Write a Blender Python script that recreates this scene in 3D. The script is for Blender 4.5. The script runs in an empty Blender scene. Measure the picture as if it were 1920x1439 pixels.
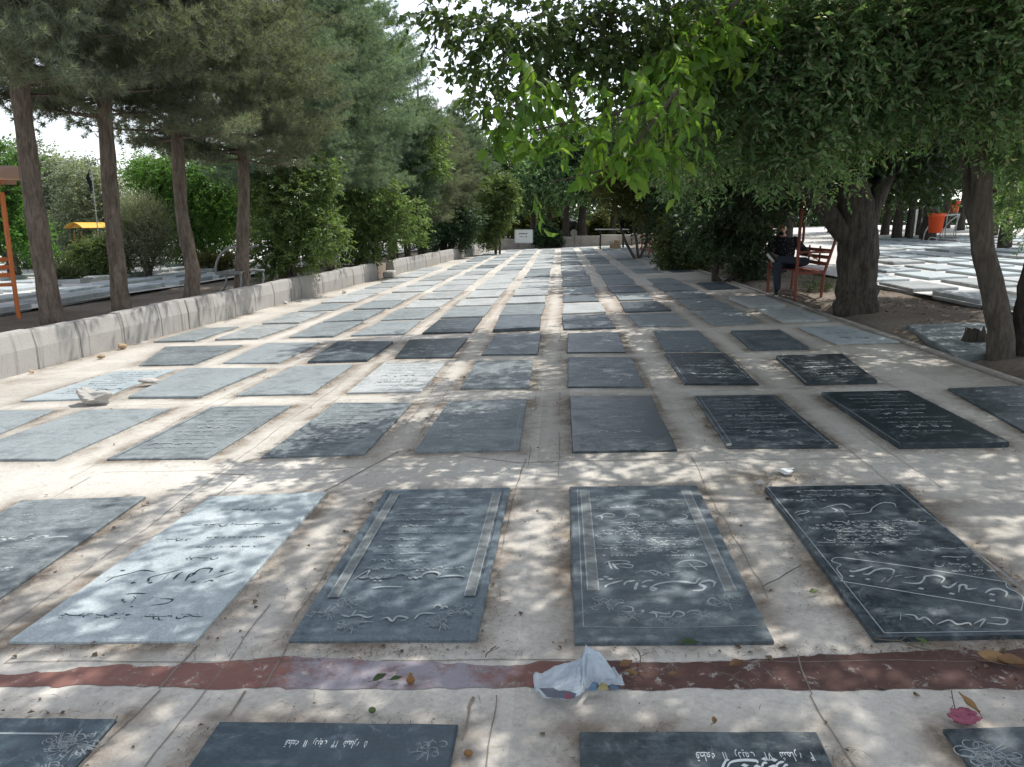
import bpy, math, random
import numpy as np
from mathutils import Vector

SC = bpy.context.scene
COL = SC.collection
rng = np.random.default_rng(7)
random.seed(7)
PI = math.pi

# ------------------------------------------------------------------ camera calibration / measuring
FPX, TH, PS, HC = 1442.0, math.radians(11.9), math.radians(3.49), 1.45
SL = 0.04                                   # the whole pavement falls gently towards the left
_F = np.array([-math.sin(PS)*math.cos(TH), math.cos(PS)*math.cos(TH), -math.sin(TH)])
_R = np.array([math.cos(PS), math.sin(PS), 0.0])
_U = np.cross(_R, _F)
_C = np.array([0, 0, HC])
def ray(x, y): return _F + _R*(x-960)/FPX + _U*(719.5-y)/FPX
def G(x, y, o=0.0):                          # photo point -> sloping pavement plane (o above it)
    d = ray(x, y); return _C + d*(o-HC)/(d[2]-SL*d[0])
def GZ(x, y, z):                             # photo point -> level plane z
    d = ray(x, y); return _C + d*(z-HC)/d[2]
def V(x, y, Y):                              # photo point at depth Y
    d = ray(x, y); return _C + d*Y/d[1]
def sstep(a, b, x):
    t = np.clip((x-a)/(b-a), 0, 1); return t*t*(3-2*t)
WALLX, EDGEX = -6.05, 3.78
def wallx(y): return np.interp(y, [7.96, 10.4, 13.7, 17.1, 22.9, 24.0, 38.5, 45], [-6.12, -5.99, -5.84, -5.74, -5.33, -5.24, -4.25, -3.8])
LZ = 0.12                                    # level of the strip and field left of the wall
def gz(x, y):
    x = np.asarray(x, float); y = np.asarray(y, float)
    main = SL*np.clip(x, -7, 22) + 0.006*np.clip(y-12, 0, 40)*sstep(5, 9, x)
    return np.where(x < wallx(y)-0.2, LZ, main)

# ------------------------------------------------------------------ object helpers
def tag(o, label=None, cat=None, group=None, kind=None):
    if label: o['label'] = label
    if cat: o['category'] = cat
    if group: o['group'] = group
    if kind: o['kind'] = kind
    return o
def empty(name, loc=(0, 0, 0), rz=0.0):
    o = bpy.data.objects.new(name, None); COL.objects.link(o)
    o.location = loc; o.rotation_euler = (0, 0, rz); o.empty_display_size = 0.1
    return o
def link(name, me, parent=None, loc=None):
    o = bpy.data.objects.new(name, me); COL.objects.link(o)
    if parent is not None: o.parent = parent
    if loc is not None: o.location = loc
    return o
def copy_tree(o, parent=None):
    c = o.copy(); COL.objects.link(c)
    if parent is not None: c.parent = parent
    for ch in list(o.children): copy_tree(ch, c)
    return c
def npmesh(name, verts, faces, mat=None, smooth=False, midx=None):
    """faces: (N,k) int array, or list of such arrays"""
    me = bpy.data.meshes.new(name)
    if not isinstance(faces, list): faces = [faces]
    faces = [np.asarray(f, np.int32) for f in faces if len(f)]
    verts = np.asarray(verts, np.float32)
    me.vertices.add(len(verts)); me.vertices.foreach_set('co', verts.ravel())
    nl = sum(f.size for f in faces); npol = sum(len(f) for f in faces)
    me.loops.add(nl); me.polygons.add(npol)
    me.loops.foreach_set('vertex_index', np.concatenate([f.ravel() for f in faces]))
    tot = np.concatenate([np.full(len(f), f.shape[1], np.int32) for f in faces])
    st = np.concatenate([[0], np.cumsum(tot)[:-1]]).astype(np.int32)
    me.polygons.foreach_set('loop_start', st)
    if midx is not None: me.polygons.foreach_set('material_index', np.asarray(midx, np.int32))
    me.update(calc_edges=True)
    if smooth: me.polygons.foreach_set('use_smooth', np.ones(npol, bool))
    me.validate()
    if mat is not None:
        for m in (mat if isinstance(mat, (list, tuple)) else [mat]): me.materials.append(m)
    return me
class MB:
    """collects simple solids into one mesh"""
    def __init__(s): s.v = []; s.f = []; s.n = 0
    def add(s, v, f):
        v = [tuple(map(float, p)) for p in v]
        s.v += v; s.f += [tuple(i+s.n for i in q) for q in f]; s.n += len(v)
    def box(s, c, d, rz=0.0, bev=0.0, M=None):
        x, y, z = (k/2 for k in d); b = min(bev, x*.9, y*.9, z*.9)
        P = []
        if b <= 0:
            P = [(i*x, j*y, k*z) for k in (-1, 1) for j in (-1, 1) for i in (-1, 1)]
            Fs = [(0, 2, 3, 1), (4, 5, 7, 6), (0, 1, 5, 4), (2, 6, 7, 3), (0, 4, 6, 2), (1, 3, 7, 5)]
        else:
            ring = lambda a, e, h: [(-a, -e+b, h), (-a+b, -e, h), (a-b, -e, h), (a, -e+b, h), (a, e-b, h), (a-b, e, h), (-a+b, e, h), (-a, e-b, h)]
            r0 = [(px*(1-b/x), py*(1-b/y), -z) for px, py, _ in ring(x, y, 0)]
            r1 = ring(x, y, -z+b); r2 = ring(x, y, z-b)
            r3 = [(px*(1-b/x), py*(1-b/y), z) for px, py, _ in ring(x, y, 0)]
            P = r0+r1+r2+r3
            Fs = [tuple(range(7, -1, -1)), tuple(range(24, 32))]
            for k in range(3):
                for i in range(8):
                    j = (i+1) % 8; Fs.append((k*8+i, k*8+j, k*8+8+j, k*8+8+i))
        ca, sa = math.cos(rz), math.sin(rz)
        out = []
        for p in P:
            q = (p[0]*ca-p[1]*sa, p[0]*sa+p[1]*ca, p[2])
            if M is not None: q = tuple(M @ Vector(q))
            out.append((q[0]+c[0], q[1]+c[1], q[2]+c[2]))
        s.add(out, Fs); return s
    def tube(s, pts, rad, n=8, cap=True, squash=1.0, jit=0.0):
        pts = [Vector(p) for p in pts]
        if not hasattr(rad, '__len__'): rad = [rad]*len(pts)
        base = s.n; vs = []; up = None
        for i, p in enumerate(pts):
            t = (pts[min(i+1, len(pts)-1)]-pts[max(i-1, 0)]).normalized()
            if up is None:
                up = Vector((1, 0, 0)) if abs(t.x) < .8 else Vector((0, 1, 0))
            a = (up - t*up.dot(t)).normalized(); b = t.cross(a); up = a
            for k in range(n):
                w = 2*PI*k/n; r = rad[i]*(1+jit*random.uniform(-1, 1))
                vs.append(p+a*math.cos(w)*r+b*math.sin(w)*r*squash)
        f = []
        for i in range(len(pts)-1):
            for k in range(n):
                j = (k+1) % n; f.append((i*n+k, i*n+j, i*n+n+j, i*n+n+k))
        if cap:
            f.append(tuple(range(n-1, -1, -1))); m = (len(pts)-1)*n; f.append(tuple(m+k for k in range(n)))
        s.add(vs, f); return s
    def lathe(s, prof, c=(0, 0, 0), n=16, cap=True):
        vs = [(c[0]+r*math.cos(2*PI*k/n), c[1]+r*math.sin(2*PI*k/n), c[2]+z) for r, z in prof for k in range(n)]
        f = []
        for i in range(len(prof)-1):
            for k in range(n):
                j = (k+1) % n; f.append((i*n+k, i*n+j, i*n+n+j, i*n+n+k))
        if cap:
            f.append(tuple(range(n-1, -1, -1))); m = (len(prof)-1)*n; f.append(tuple(m+k for k in range(n)))
        s.add(vs, f); return s
    def ell(s, c, r, n=12, m=8):
        vs = [(c[0], c[1], c[2]-r[2])]
        for i in range(1, m):
            a = -PI/2+PI*i/m
            for k in range(n):
                w = 2*PI*k/n; vs.append((c[0]+r[0]*math.cos(a)*math.cos(w), c[1]+r[1]*math.cos(a)*math.sin(w), c[2]+r[2]*math.sin(a)))
        vs.append((c[0], c[1], c[2]+r[2])); L = len(vs)-1; f = []
        for k in range(n):
            j = (k+1) % n; f.append((0, 1+j, 1+k)); f.append((L, L-n+k, L-n+j))
        for i in range(m-2):
            for k in range(n):
                j = (k+1) % n; b = 1+i*n; f.append((b+k, b+j, b+n+j, b+n+k))
        s.add(vs, f); return s
    def mesh(s, name, mat=None, smooth=False):
        me = bpy.data.meshes.new(name); me.from_pydata(s.v, [], s.f); me.update()
        if smooth: me.polygons.foreach_set('use_smooth', np.ones(len(me.polygons), bool))
        if mat is not None: me.materials.append(mat)
        return me
    def build(s, name, mat, parent=None, smooth=False, loc=None):
        return link(name, s.mesh(name, mat, smooth), parent, loc)
def bake(o, mods):
    """apply modifiers given as (type, dict) and return a plain mesh"""
    for t, d in mods:
        m = o.modifiers.new(t, t)
        for k, v in d.items(): setattr(m, k, v)
    dg = bpy.context.evaluated_depsgraph_get()
    me = bpy.data.meshes.new_from_object(o.evaluated_get(dg))
    o.modifiers.clear(); old = o.data; o.data = me
    return me

# ------------------------------------------------------------------ materials
class NT:
    def __init__(s, name):
        s.m = bpy.data.materials.new(name); s.m.use_nodes = True
        s.t = s.m.node_tree; s.t.nodes.clear()
        s.out = s.t.nodes.new('ShaderNodeOutputMaterial')
    def n(s, typ, **kw):
        nd = s.t.nodes.new(typ)
        for k, v in kw.items(): setattr(nd, k, v)
        return nd
    def set(s, nd, i, v):
        if isinstance(v, bpy.types.NodeSocket): s.t.links.new(v, nd.inputs[i])
        else: nd.inputs[i].default_value = v
    def coord(s, kind='Object'):
        return s.n('ShaderNodeTexCoord').outputs[kind]
    def mapping(s, v, scale=(1, 1, 1)):
        m = s.n('ShaderNodeMapping'); s.set(m, 'Vector', v); m.inputs['Scale'].default_value = scale; return m.outputs[0]
    def noise(s, v, scale, detail=4, rough=.6, dist=0.0):
        d = s.n('ShaderNodeTexNoise'); s.set(d, 'Vector', v); d.inputs['Scale'].default_value = scale
        d.inputs['Detail'].default_value = detail; d.inputs['Roughness'].default_value = rough; d.inputs['Distortion'].default_value = dist
        return d.outputs['Fac']
    def ramp(s, f, stops):
        r = s.n('ShaderNodeValToRGB'); s.set(r, 0, f); e = r.color_ramp.elements
        while len(e) < len(stops): e.new(.5)
        for k, (p, c) in zip(e, stops):
            k.position = p; k.color = (c, c, c, 1) if not hasattr(c, '__len__') else (*c, 1)
        return r.outputs[0]
    def mix(s, f, a, b, mode='MIX'):
        d = s.n('ShaderNodeMix', data_type='RGBA', blend_type=mode)
        s.set(d, 0, f); s.set(d, 6, (*a, 1) if isinstance(a, tuple) else a); s.set(d, 7, (*b, 1) if isinstance(b, tuple) else b)
        return d.outputs[2]
    def math(s, op, a, b=0.0, c=None):
        d = s.n('ShaderNodeMath', operation=op); s.set(d, 0, a); s.set(d, 1, b)
        if c is not None: s.set(d, 2, c)
        return d.outputs[0]
    def attr(s, name):
        return s.n('ShaderNodeAttribute', attribute_name=name)
    def bump(s, h, strength=.3, dist=.01):
        b = s.n('ShaderNodeBump'); s.set(b, 'Height', h); b.inputs['Strength'].default_value = strength; b.inputs['Distance'].default_value = dist
        return b.outputs[0]
    def principled(s, color, rough=.8, bump=None, spec=.3, **kw):
        p = s.n('ShaderNodeBsdfPrincipled')
        s.set(p, 'Base Color', (*color, 1) if isinstance(color, tuple) else color)
        s.set(p, 'Roughness', rough); s.set(p, 'Specular IOR Level', spec)
        for k, v in kw.items(): s.set(p, k.replace('_', ' '), v)
        if bump is not None: s.set(p, 'Normal', bump)
        s.t.links.new(p.outputs[0], s.out.inputs[0]); return p

def mat_concrete(name, base=(.50, .465, .415), dark=(.36, .335, .30), dirt=True):
    t = NT(name); P = t.coord('Object')
    n1 = t.noise(P, .55, 5, .62); n2 = t.noise(P, 3.2, 6, .7); n3 = t.noise(P, 55, 4, .75); n4 = t.noise(P, 11, 6, .75, .8)
    c = t.mix(t.ramp(n1, [(.35, 0), (.68, 1)]), dark, base)
    c = t.mix(t.math('MULTIPLY', t.ramp(n2, [(.45, 0), (.72, 1)]), .55), c, (.56, .53, .48))
    c = t.mix(t.math('MULTIPLY', t.ramp(n4, [(.53, 0), (.68, 1)]), .5), c, (.29, .265, .235))
    c = t.mix(.3, c, t.ramp(n3, [(.3, (.2, .19, .17)), (.7, (.75, .72, .66))]), 'OVERLAY')
    fl = t.n('ShaderNodeVectorMath', operation='SNAP'); sh_ = t.n('ShaderNodeVectorMath', operation='ADD'); t.set(sh_, 0, P); sh_.inputs[1].default_value = (.6, .3, 0); t.set(fl, 0, sh_.outputs[0]); fl.inputs[1].default_value = (.475, 2.05, 50)
    wn = t.n('ShaderNodeTexWhiteNoise'); t.set(wn, 'Vector', fl.outputs[0])
    c = t.mix(.30, c, t.ramp(wn.outputs['Value'], [(0, .33), (1, .66)]), 'OVERLAY')
    sp = t.ramp(t.noise(P, 110, 3, .6), [(.62, 0), (.7, 1)])
    c = t.mix(t.math('MULTIPLY', sp, .5), c, (.2, .18, .15))
    if dirt:
        d = t.attr('dirt').outputs['Fac']
        dn = t.math('MULTIPLY', d, t.ramp(t.noise(P, 7, 6, .75), [(.28, .25), (.58, 1)]))
        c = t.mix(t.math('MINIMUM', dn, .95), c, t.mix(t.noise(P, 60, 3, .7), (.105, .08, .058), (.25, .205, .155)))
        r = t.attr('rust').outputs['Fac']
        c = t.mix(t.math('MULTIPLY', r, t.ramp(t.noise(P, 2.2, 5, .7), [(.4, 0), (.62, .38)])), c, (.42, .33, .265))
    h = t.math('ADD', t.math('MULTIPLY', n3, .35), t.math('ADD', n2, t.math('MULTIPLY', n4, .4)))
    t.principled(c, .93, t.bump(h, .55, .014), .18)
    return t.m

def mat_slate(name, base, dust, dustiness, spec=.5, rough=.42):
    t = NT(name); P = t.coord('Object')
    oi = t.n('ShaderNodeObjectInfo'); rnd = oi.outputs['Random']
    ofs = t.n('ShaderNodeVectorMath', operation='ADD'); t.set(ofs, 0, P)
    cmb = t.n('ShaderNodeCombineXYZ'); t.set(cmb, 0, t.math('MULTIPLY', rnd, 37.0)); t.set(cmb, 1, t.math('MULTIPLY', rnd, 91.0)); t.set(ofs, 1, cmb.outputs[0])
    Q = ofs.outputs[0]
    n1 = t.noise(Q, 2.6, 7, .72, .9); n2 = t.noise(Q, 15, 7, .8, .6); n3 = t.noise(Q, 85, 3, .7)
    st = t.noise(t.mapping(Q, (2.5, 14, 4)), 2.2, 5, .7, .4)
    f = t.math('ADD', t.math('MULTIPLY', n1, .55), t.math('ADD', t.math('MULTIPLY', n2, .3), t.math('MULTIPLY', st, .25)))
    f = t.math('ADD', f, t.math('MULTIPLY', t.math('SUBTRACT', rnd, .5), .22))
    lo = .66-.34*dustiness
    m = t.ramp(f, [(max(lo-.03, 0), 0), (min(lo+.10, 1), .55), (min(lo+.22, 1), 1)])
    c = t.mix(m, base, dust)
    c = t.mix(.35, c, t.ramp(n3, [(.3, (.2, .2, .2)), (.72, (.85, .85, .85))]), 'OVERLAY')
    blotch = t.ramp(t.noise(Q, 5.5, 6, .85, 1.2), [(.54, 0), (.68, 1)])
    c = t.mix(t.math('MULTIPLY', blotch, .6), c, tuple(min(1, k*1.35+.03) for k in dust))
    dk = t.ramp(t.noise(Q, 3.4, 7, .8, 1.0), [(.50, 0), (.64, 1)])
    c = t.mix(t.math('MULTIPLY', dk, .45), c, tuple(k*.9 for k in base))
    ro = t.math('ADD', t.math('MULTIPLY', m, .38), rough)
    t.principled(c, ro, t.bump(t.math('ADD', n3, n2), .12, .004), spec)
    return t.m

def mat_simple(name, col, rough=.7, var=.25, scale=12, spec=.3, bump=.2, metal=0.0, dirt=None):
    t = NT(name); P = t.coord('Object')
    n = t.noise(P, scale, 5, .7); n2 = t.noise(P, scale*7, 3, .7)
    c = t.mix(n, tuple(k*(1-var) for k in col), tuple(min(1, k*(1+var)) for k in col))
    if dirt: c = t.mix(t.ramp(t.noise(P, scale*.5, 6, .75), [(.5, 0), (.72, .8)]), c, dirt)
    t.principled(c, rough, t.bump(n2, bump, .004), spec, Metallic=metal)
    return t.m

def mat_leaf(name, cols, trans=.45, rough=.5, spec=.35, noise_scale=.9):
    t = NT(name)
    g = t.n('ShaderNodeNewGeometry'); r = g.outputs['Random Per Island']
    P = g.outputs['Position']
    c = t.ramp(r, [(i/(len(cols)-1), k) for i, k in enumerate(cols)])
    big = t.noise(P, noise_scale, 4, .6)
    c = t.mix(t.ramp(big, [(.35, .55), (.65, 0)]), c, tuple(k*.45 for k in cols[0]))
    oi = t.n('ShaderNodeObjectInfo'); hs = t.n('ShaderNodeHueSaturation'); t.set(hs, 'Color', c)
    t.set(hs, 'Hue', t.math('ADD', .488, t.math('MULTIPLY', oi.outputs['Random'], .024)))
    t.set(hs, 'Value', t.math('ADD', .82, t.math('MULTIPLY', oi.outputs['Random'], .36))); c = hs.outputs[0]
    p = t.n('ShaderNodeBsdfPrincipled'); t.set(p, 'Base Color', c); t.set(p, 'Roughness', rough); t.set(p, 'Specular IOR Level', spec)
    tr = t.n('ShaderNodeBsdfTranslucent')
    t.set(tr, 'Color', t.mix(1.0, c, (1.0, .98, .42), 'MULTIPLY') if trans > .3 else c)
    ms = t.n('ShaderNodeMixShader'); ms.inputs[0].default_value = trans
    t.t.links.new(p.outputs[0], ms.inputs[1]); t.t.links.new(tr.outputs[0], ms.inputs[2])
    t.t.links.new(ms.outputs[0], t.out.inputs[0]); return t.m

def mat_bark(name, a, b, sc=9):
    t = NT(name); P = t.coord('Object')
    v = t.mapping(P, (1, 1, .18)); n = t.noise(v, sc*2.4, 6, .75, .6); n2 = t.noise(P, 2.2, 5, .7); n3 = t.noise(v, sc*7, 4, .7)
    c = t.mix(t.ramp(n, [(.36, 0), (.64, 1)]), a, b)
    c = t.mix(t.math('MULTIPLY', t.ramp(n2, [(.4, 0), (.7, 1)]), .45), c, tuple(k*.55 for k in a))
    t.principled(c, .95, t.bump(t.math('ADD', n, t.math('MULTIPLY', n3, .5)), .9, .03), .12)
    return t.m

M = {}
M['concrete'] = mat_concrete('pavement_concrete', (.61, .59, .545), (.44, .425, .39))
M['kerb'] = mat_concrete('kerb_concrete', (.36, .34, .31), (.24, .22, .20), dirt=False)
t = NT('soil'); P = t.coord('Object')
c = t.mix(t.ramp(t.noise(P, .8, 6, .7), [(.35, 0), (.7, 1)]), (.15, .125, .10), (.29, .25, .205))
c = t.mix(t.ramp(t.noise(P, 22, 6, .8), [(.5, 0), (.7, .8)]), c, (.10, .072, .048))
c = t.mix(t.ramp(t.noise(P, 75, 3, .8), [(.62, 0), (.7, .7)]), c, (.42, .36, .28))
t.principled(c, .97, t.bump(t.noise(P, 30, 6, .8), .8, .03), .1); M['soil'] = t.m
# pale, dusty, slab-covered field beyond the trees
t = NT('field_concrete'); P = t.coord('Object')
c = t.mix(t.ramp(t.noise(P, .5, 5, .7), [(.35, 0), (.7, 1)]), (.52, .50, .475), (.66, .645, .615))
c = t.mix(t.ramp(t.noise(P, 6, 6, .75), [(.55, 0), (.75, .5)]), c, (.30, .27, .235))
t.principled(c, .9, t.bump(t.noise(P, 20, 5, .7), .3, .01), .2); M['field'] = t.m
# wall blocks: grey cast concrete with dark streaks running down
t = NT('wall_concrete'); P = t.coord('Object')
n = t.noise(P, 3, 6, .7); streak = t.noise(t.mapping(P, (1, 4.2, .22)), 1.3, 6, .72, .3)
c = t.mix(n, (.33, .32, .30), (.45, .435, .41))
c = t.mix(t.ramp(streak, [(.54, 0), (.68, .85)]), c, (.13, .125, .115))
c = t.mix(t.ramp(t.noise(P, 40, 4, .8), [(.55, 0), (.75, .5)]), c, (.26, .245, .22))
t.principled(c, .93, t.bump(t.noise(P, 26, 6, .8), .5, .012), .15); M['wall'] = t.m
M['joint'] = mat_simple('joint_dirt', (.215, .19, .16), .97, .4, 20, .1)
# red paint on the cross strip, worn, with a bleached lilac stretch
t = NT('red_paint'); P = t.coord('Object')
sep = t.n('ShaderNodeSeparateXYZ'); t.set(sep, 0, P)
edge = t.math('ADD', sep.outputs[0], t.math('MULTIPLY', t.math('SUBTRACT', t.noise(P, 5, 5, .7), .5), .55))
lil = t.math('MULTIPLY', t.ramp(t.math('ADD', t.math('MULTIPLY', edge, .5), .5), [(.04, 0), (.08, 1)]), t.ramp(t.math('ADD', t.math('MULTIPLY', edge, .5), .5), [(.36, 1), (.43, 0)]))
n = t.noise(P, 7, 6, .75)
c = t.mix(n, (.135, .058, .046), (.25, .125, .102))
right = t.ramp(t.math('ADD', t.math('MULTIPLY', edge, .5), .5), [(.4, 0), (.62, 1)])
c = t.mix(right, c, t.mix(n, (.066, .033, .028), (.115, .058, .047)))
c = t.mix(t.math('MULTIPLY', lil, t.ramp(t.noise(P, 9, 6, .8), [(.36, .25), (.5, 1)])), c, t.mix(n, (.215, .20, .225), (.32, .30, .33)))
c = t.mix(t.ramp(t.noise(P, 12, 8, .85, .5), [(.57, 0), (.61, .9)]), c, (.36, .33, .30))
c = t.mix(t.ramp(t.noise(P, 3, 6, .85), [(.55, 0), (.75, .6)]), c, (.09, .07, .055))
t.principled(c, .72, t.bump(t.noise(P, 50, 4, .8), .25, .006), .35); M['paint'] = t.m
M['slate_dark'] = mat_slate('slate_dark', (.020, .032, .040), (.135, .168, .184), .38)  # own tone of the front stones; farther back its darkness carries tree shade
M['slate_blue'] = mat_slate('slate_blue', (.030, .052, .068), (.135, .17, .19), .46)
M['slate_mid'] = mat_slate('slate_mid', (.06, .078, .084), (.235, .265, .27), .76, .45, .5)
M['slate_pale'] = mat_slate('slate_pale', (.15, .17, .17), (.385, .405, .40), .88, .4, .55)
M['marble'] = mat_slate('white_marble', (.27, .32, .33), (.40, .45, .46), .8, .5, .4)
M['inkw'] = mat_simple('engraving_pale', (.36, .395, .395), .8, .5, 14, .2)
M['inkb'] = mat_simple('engraving_white_paint', (.66, .70, .70), .8, .2, 14, .2)
M['inkf'] = mat_simple('engraving_worn', (.27, .30, .31), .8, .5, 9, .2)
M['inkd'] = mat_simple('engraving_dark', (.045, .06, .068), .8, .4, 14, .2)
M['band'] = mat_simple('carved_band', (.17, .195, .198), .75, .35, 10, .2)
M['bark_pine'] = mat_bark('bark_pine', (.085, .066, .052), (.24, .195, .16))
M['bark_dark'] = mat_bark('bark_dark', (.035, .031, .026), (.115, .102, .084))
M['bark_grey'] = mat_bark('bark_grey', (.07, .06, .048), (.17, .15, .125))
M['twig'] = mat_simple('twig_bark', (.12, .10, .075), .9, .4, 10, .15)
M['needle'] = mat_leaf('pine_needles', [(0.163, 0.217, 0.168), (0.251, 0.319, 0.257), (0.313, 0.377, 0.317), (0.300, 0.283, 0.247), (0.201, 0.275, 0.212)], 0.5, .55, .25, 1.5)
M['needle_blue'] = mat_leaf('pine_needles_cool', [(0.162, 0.261, 0.212), (0.236, 0.356, 0.296), (0.298, 0.413, 0.355), (0.261, 0.298, 0.237), (0.199, 0.312, 0.254)], 0.5, .55, .25, 1.5)
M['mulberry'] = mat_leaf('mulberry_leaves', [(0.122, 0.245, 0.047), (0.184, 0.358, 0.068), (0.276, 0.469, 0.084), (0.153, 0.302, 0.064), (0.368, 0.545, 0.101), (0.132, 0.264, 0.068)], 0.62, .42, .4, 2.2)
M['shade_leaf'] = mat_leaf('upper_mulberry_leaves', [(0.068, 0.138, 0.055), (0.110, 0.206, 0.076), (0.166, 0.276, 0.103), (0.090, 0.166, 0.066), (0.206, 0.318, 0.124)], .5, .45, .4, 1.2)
M['elm'] = mat_leaf('elm_leaves', [(0.116, 0.248, 0.111), (0.199, 0.384, 0.177), (0.305, 0.495, 0.234), (0.165, 0.334, 0.165), (0.564, 0.600, 0.400)], 0.55, .36, .5, .9)
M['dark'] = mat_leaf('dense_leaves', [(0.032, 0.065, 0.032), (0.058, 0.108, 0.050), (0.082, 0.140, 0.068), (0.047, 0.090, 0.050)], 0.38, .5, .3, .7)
M['ash'] = mat_leaf('ash_leaves', [(0.104, 0.177, 0.064), (0.167, 0.268, 0.091), (0.243, 0.344, 0.129), (0.134, 0.217, 0.084), (0.335, 0.419, 0.180)], 0.52, .45, .4, .7)
M['olive'] = mat_leaf('yellow_green_leaves', [(0.111, 0.137, 0.046), (0.169, 0.195, 0.065), (0.221, 0.227, 0.078), (0.130, 0.163, 0.058)], 0.5, .5, .3, .7)
M['locust'] = mat_leaf('bright_leaves', [(0.081, 0.196, 0.040), (0.127, 0.276, 0.057), (0.184, 0.356, 0.086), (0.103, 0.230, 0.052)], 0.5, .5, .3, .6)
M['silver'] = mat_leaf('silver_leaves', [(0.271, 0.345, 0.271), (0.382, 0.456, 0.370), (0.493, 0.567, 0.480), (0.308, 0.382, 0.296)], 0.45, .5, .4, .6)
M['feather'] = mat_leaf('feathery_leaves', [(0.207, 0.290, 0.179), (0.304, 0.386, 0.248), (0.386, 0.455, 0.317), (0.248, 0.317, 0.207)], 0.45, .6, .2, .6)
M['dryleaf'] = mat_leaf('dry_leaves', [(.32, .20, .085), (.42, .29, .14), (.26, .16, .08), (.5, .37, .2)], .25, .7, .2, 20)
M['litter'] = mat_leaf('dry_needles_and_twigs', [(.085, .06, .04), (.16, .12, .08), (.25, .19, .125), (.11, .08, .055)], .0, .9, .1, 3)
M['rock'] = mat_simple('broken_concrete', (.44, .42, .385), .95, .2, 9, .1, .9)
M['orange'] = mat_simple('orange_paint', (.52, .15, .035), .55, .18, 6, .4, .1, 0, (.28, .10, .04))
M['redorange'] = mat_simple('shaded_red_paint', (.19, .052, .032), .6, .2, 6, .35, .1, 0, (.2, .07, .04))  # red-orange darkened so the paint itself carries the bench's deep shade
M['yellow'] = mat_simple('yellow_sheet', (.72, .42, .06), .55, .15, 5, .4)
M['roofpale'] = mat_simple('roof_underside', (.46, .27, .17), .7, .2, 5, .3)
M['bin'] = mat_simple('orange_plastic', (.68, .085, .018), .5, .1, 5, .4)
M['metal'] = mat_simple('grey_metal', (.20, .205, .20), .5, .25, 8, .5, .1, .4)
M['galv'] = mat_simple('pale_metal', (.48, .49, .48), .5, .2, 8, .5, .1, .3)
M['blackmetal'] = mat_simple('dark_metal', (.03, .03, .03), .55, .3, 8, .4)
M['white'] = mat_simple('white_sheet', (.62, .65, .645), .6, .1, 5, .4)
M['blackcloth'] = mat_simple('black_cloth', (.02, .02, .026), .95, .3, 6, .1)
M['brick'] = mat_simple('buff_brick', (.40, .30, .19), .95, .3, 8, .1, .6)
M['redmach'] = mat_simple('red_machine_paint', (.40, .035, .04), .5, .2, 5, .4)
M['rubber'] = mat_simple('black_rubber', (.02, .02, .02), .9, .3, 9, .2)
M['pink'] = mat_simple('pink_cloth', (.30, .10, .14), .9, .35, 30, .2, .6)
M['skin'] = mat_simple('skin', (.42, .24, .165), .6, .12, 14, .35)
M['hair'] = mat_simple('dark_hair', (.012, .010, .009), .7, .3, 40, .3, .8)
M['jeans'] = mat_simple('dark_denim', (.040, .047, .063), .95, .25, 25, .1, .5)
t = NT('patterned_shirt'); P = t.coord('Object'); vo = t.n('ShaderNodeTexVoronoi'); t.set(vo, 'Vector', P); vo.inputs['Scale'].default_value = 26
c = t.mix(t.ramp(vo.outputs['Distance'], [(.16, 1), (.26, 0)]), (.016, .017, .022), (.20, .19, .20)); t.principled(c, .9, None, .15); M['shirt'] = t.m
M['sole'] = mat_simple('white_rubber', (.6, .6, .58), .7, .1, 9, .3)
M['shoe'] = mat_simple('black_shoe', (.015, .015, .017), .6, .2, 9, .4)
t = NT('thin_plastic'); P = t.coord('Object')
p = t.n('ShaderNodeBsdfPrincipled'); p.inputs['Base Color'].default_value = (.66, .74, .80, 1); p.inputs['Roughness'].default_value = .28; p.inputs['Specular IOR Level'].default_value = .6
t.set(p, 'Normal', t.bump(t.noise(t.mapping(P, (1, 2.2, 1)), 22, 5, .65, 1.2), .75, .02))
tl = t.n('ShaderNodeBsdfTranslucent'); tl.inputs[0].default_value = (.72, .82, .90, 1)
ms = t.n('ShaderNodeMixShader'); ms.inputs[0].default_value = .38
t.t.links.new(p.outputs[0], ms.inputs[1]); t.t.links.new(tl.outputs[0], ms.inputs[2]); t.t.links.new(ms.outputs[0], t.out.inputs[0]); M['bag'] = t.m
M['bagprint'] = mat_simple('dark_print', (.09, .095, .125), .5, .3, 30, .4)
M['bagred'] = mat_simple('red_print', (.20, .05, .075), .5, .3, 30, .4)
M['bagblue'] = mat_simple('blue_print', (.06, .115, .18), .5, .3, 30, .4)
M['bagyel'] = mat_simple('yellow_print', (.28, .235, .10), .5, .2, 30, .4)
M['nut'] = mat_simple('nut_shell', (.20, .10, .035), .6, .3, 30, .3)
M['grass'] = mat_leaf('weed_leaves', [(.05, .10, .03), (.09, .15, .045), (.14, .17, .07)], .35, .5, .3, 3)

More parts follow.
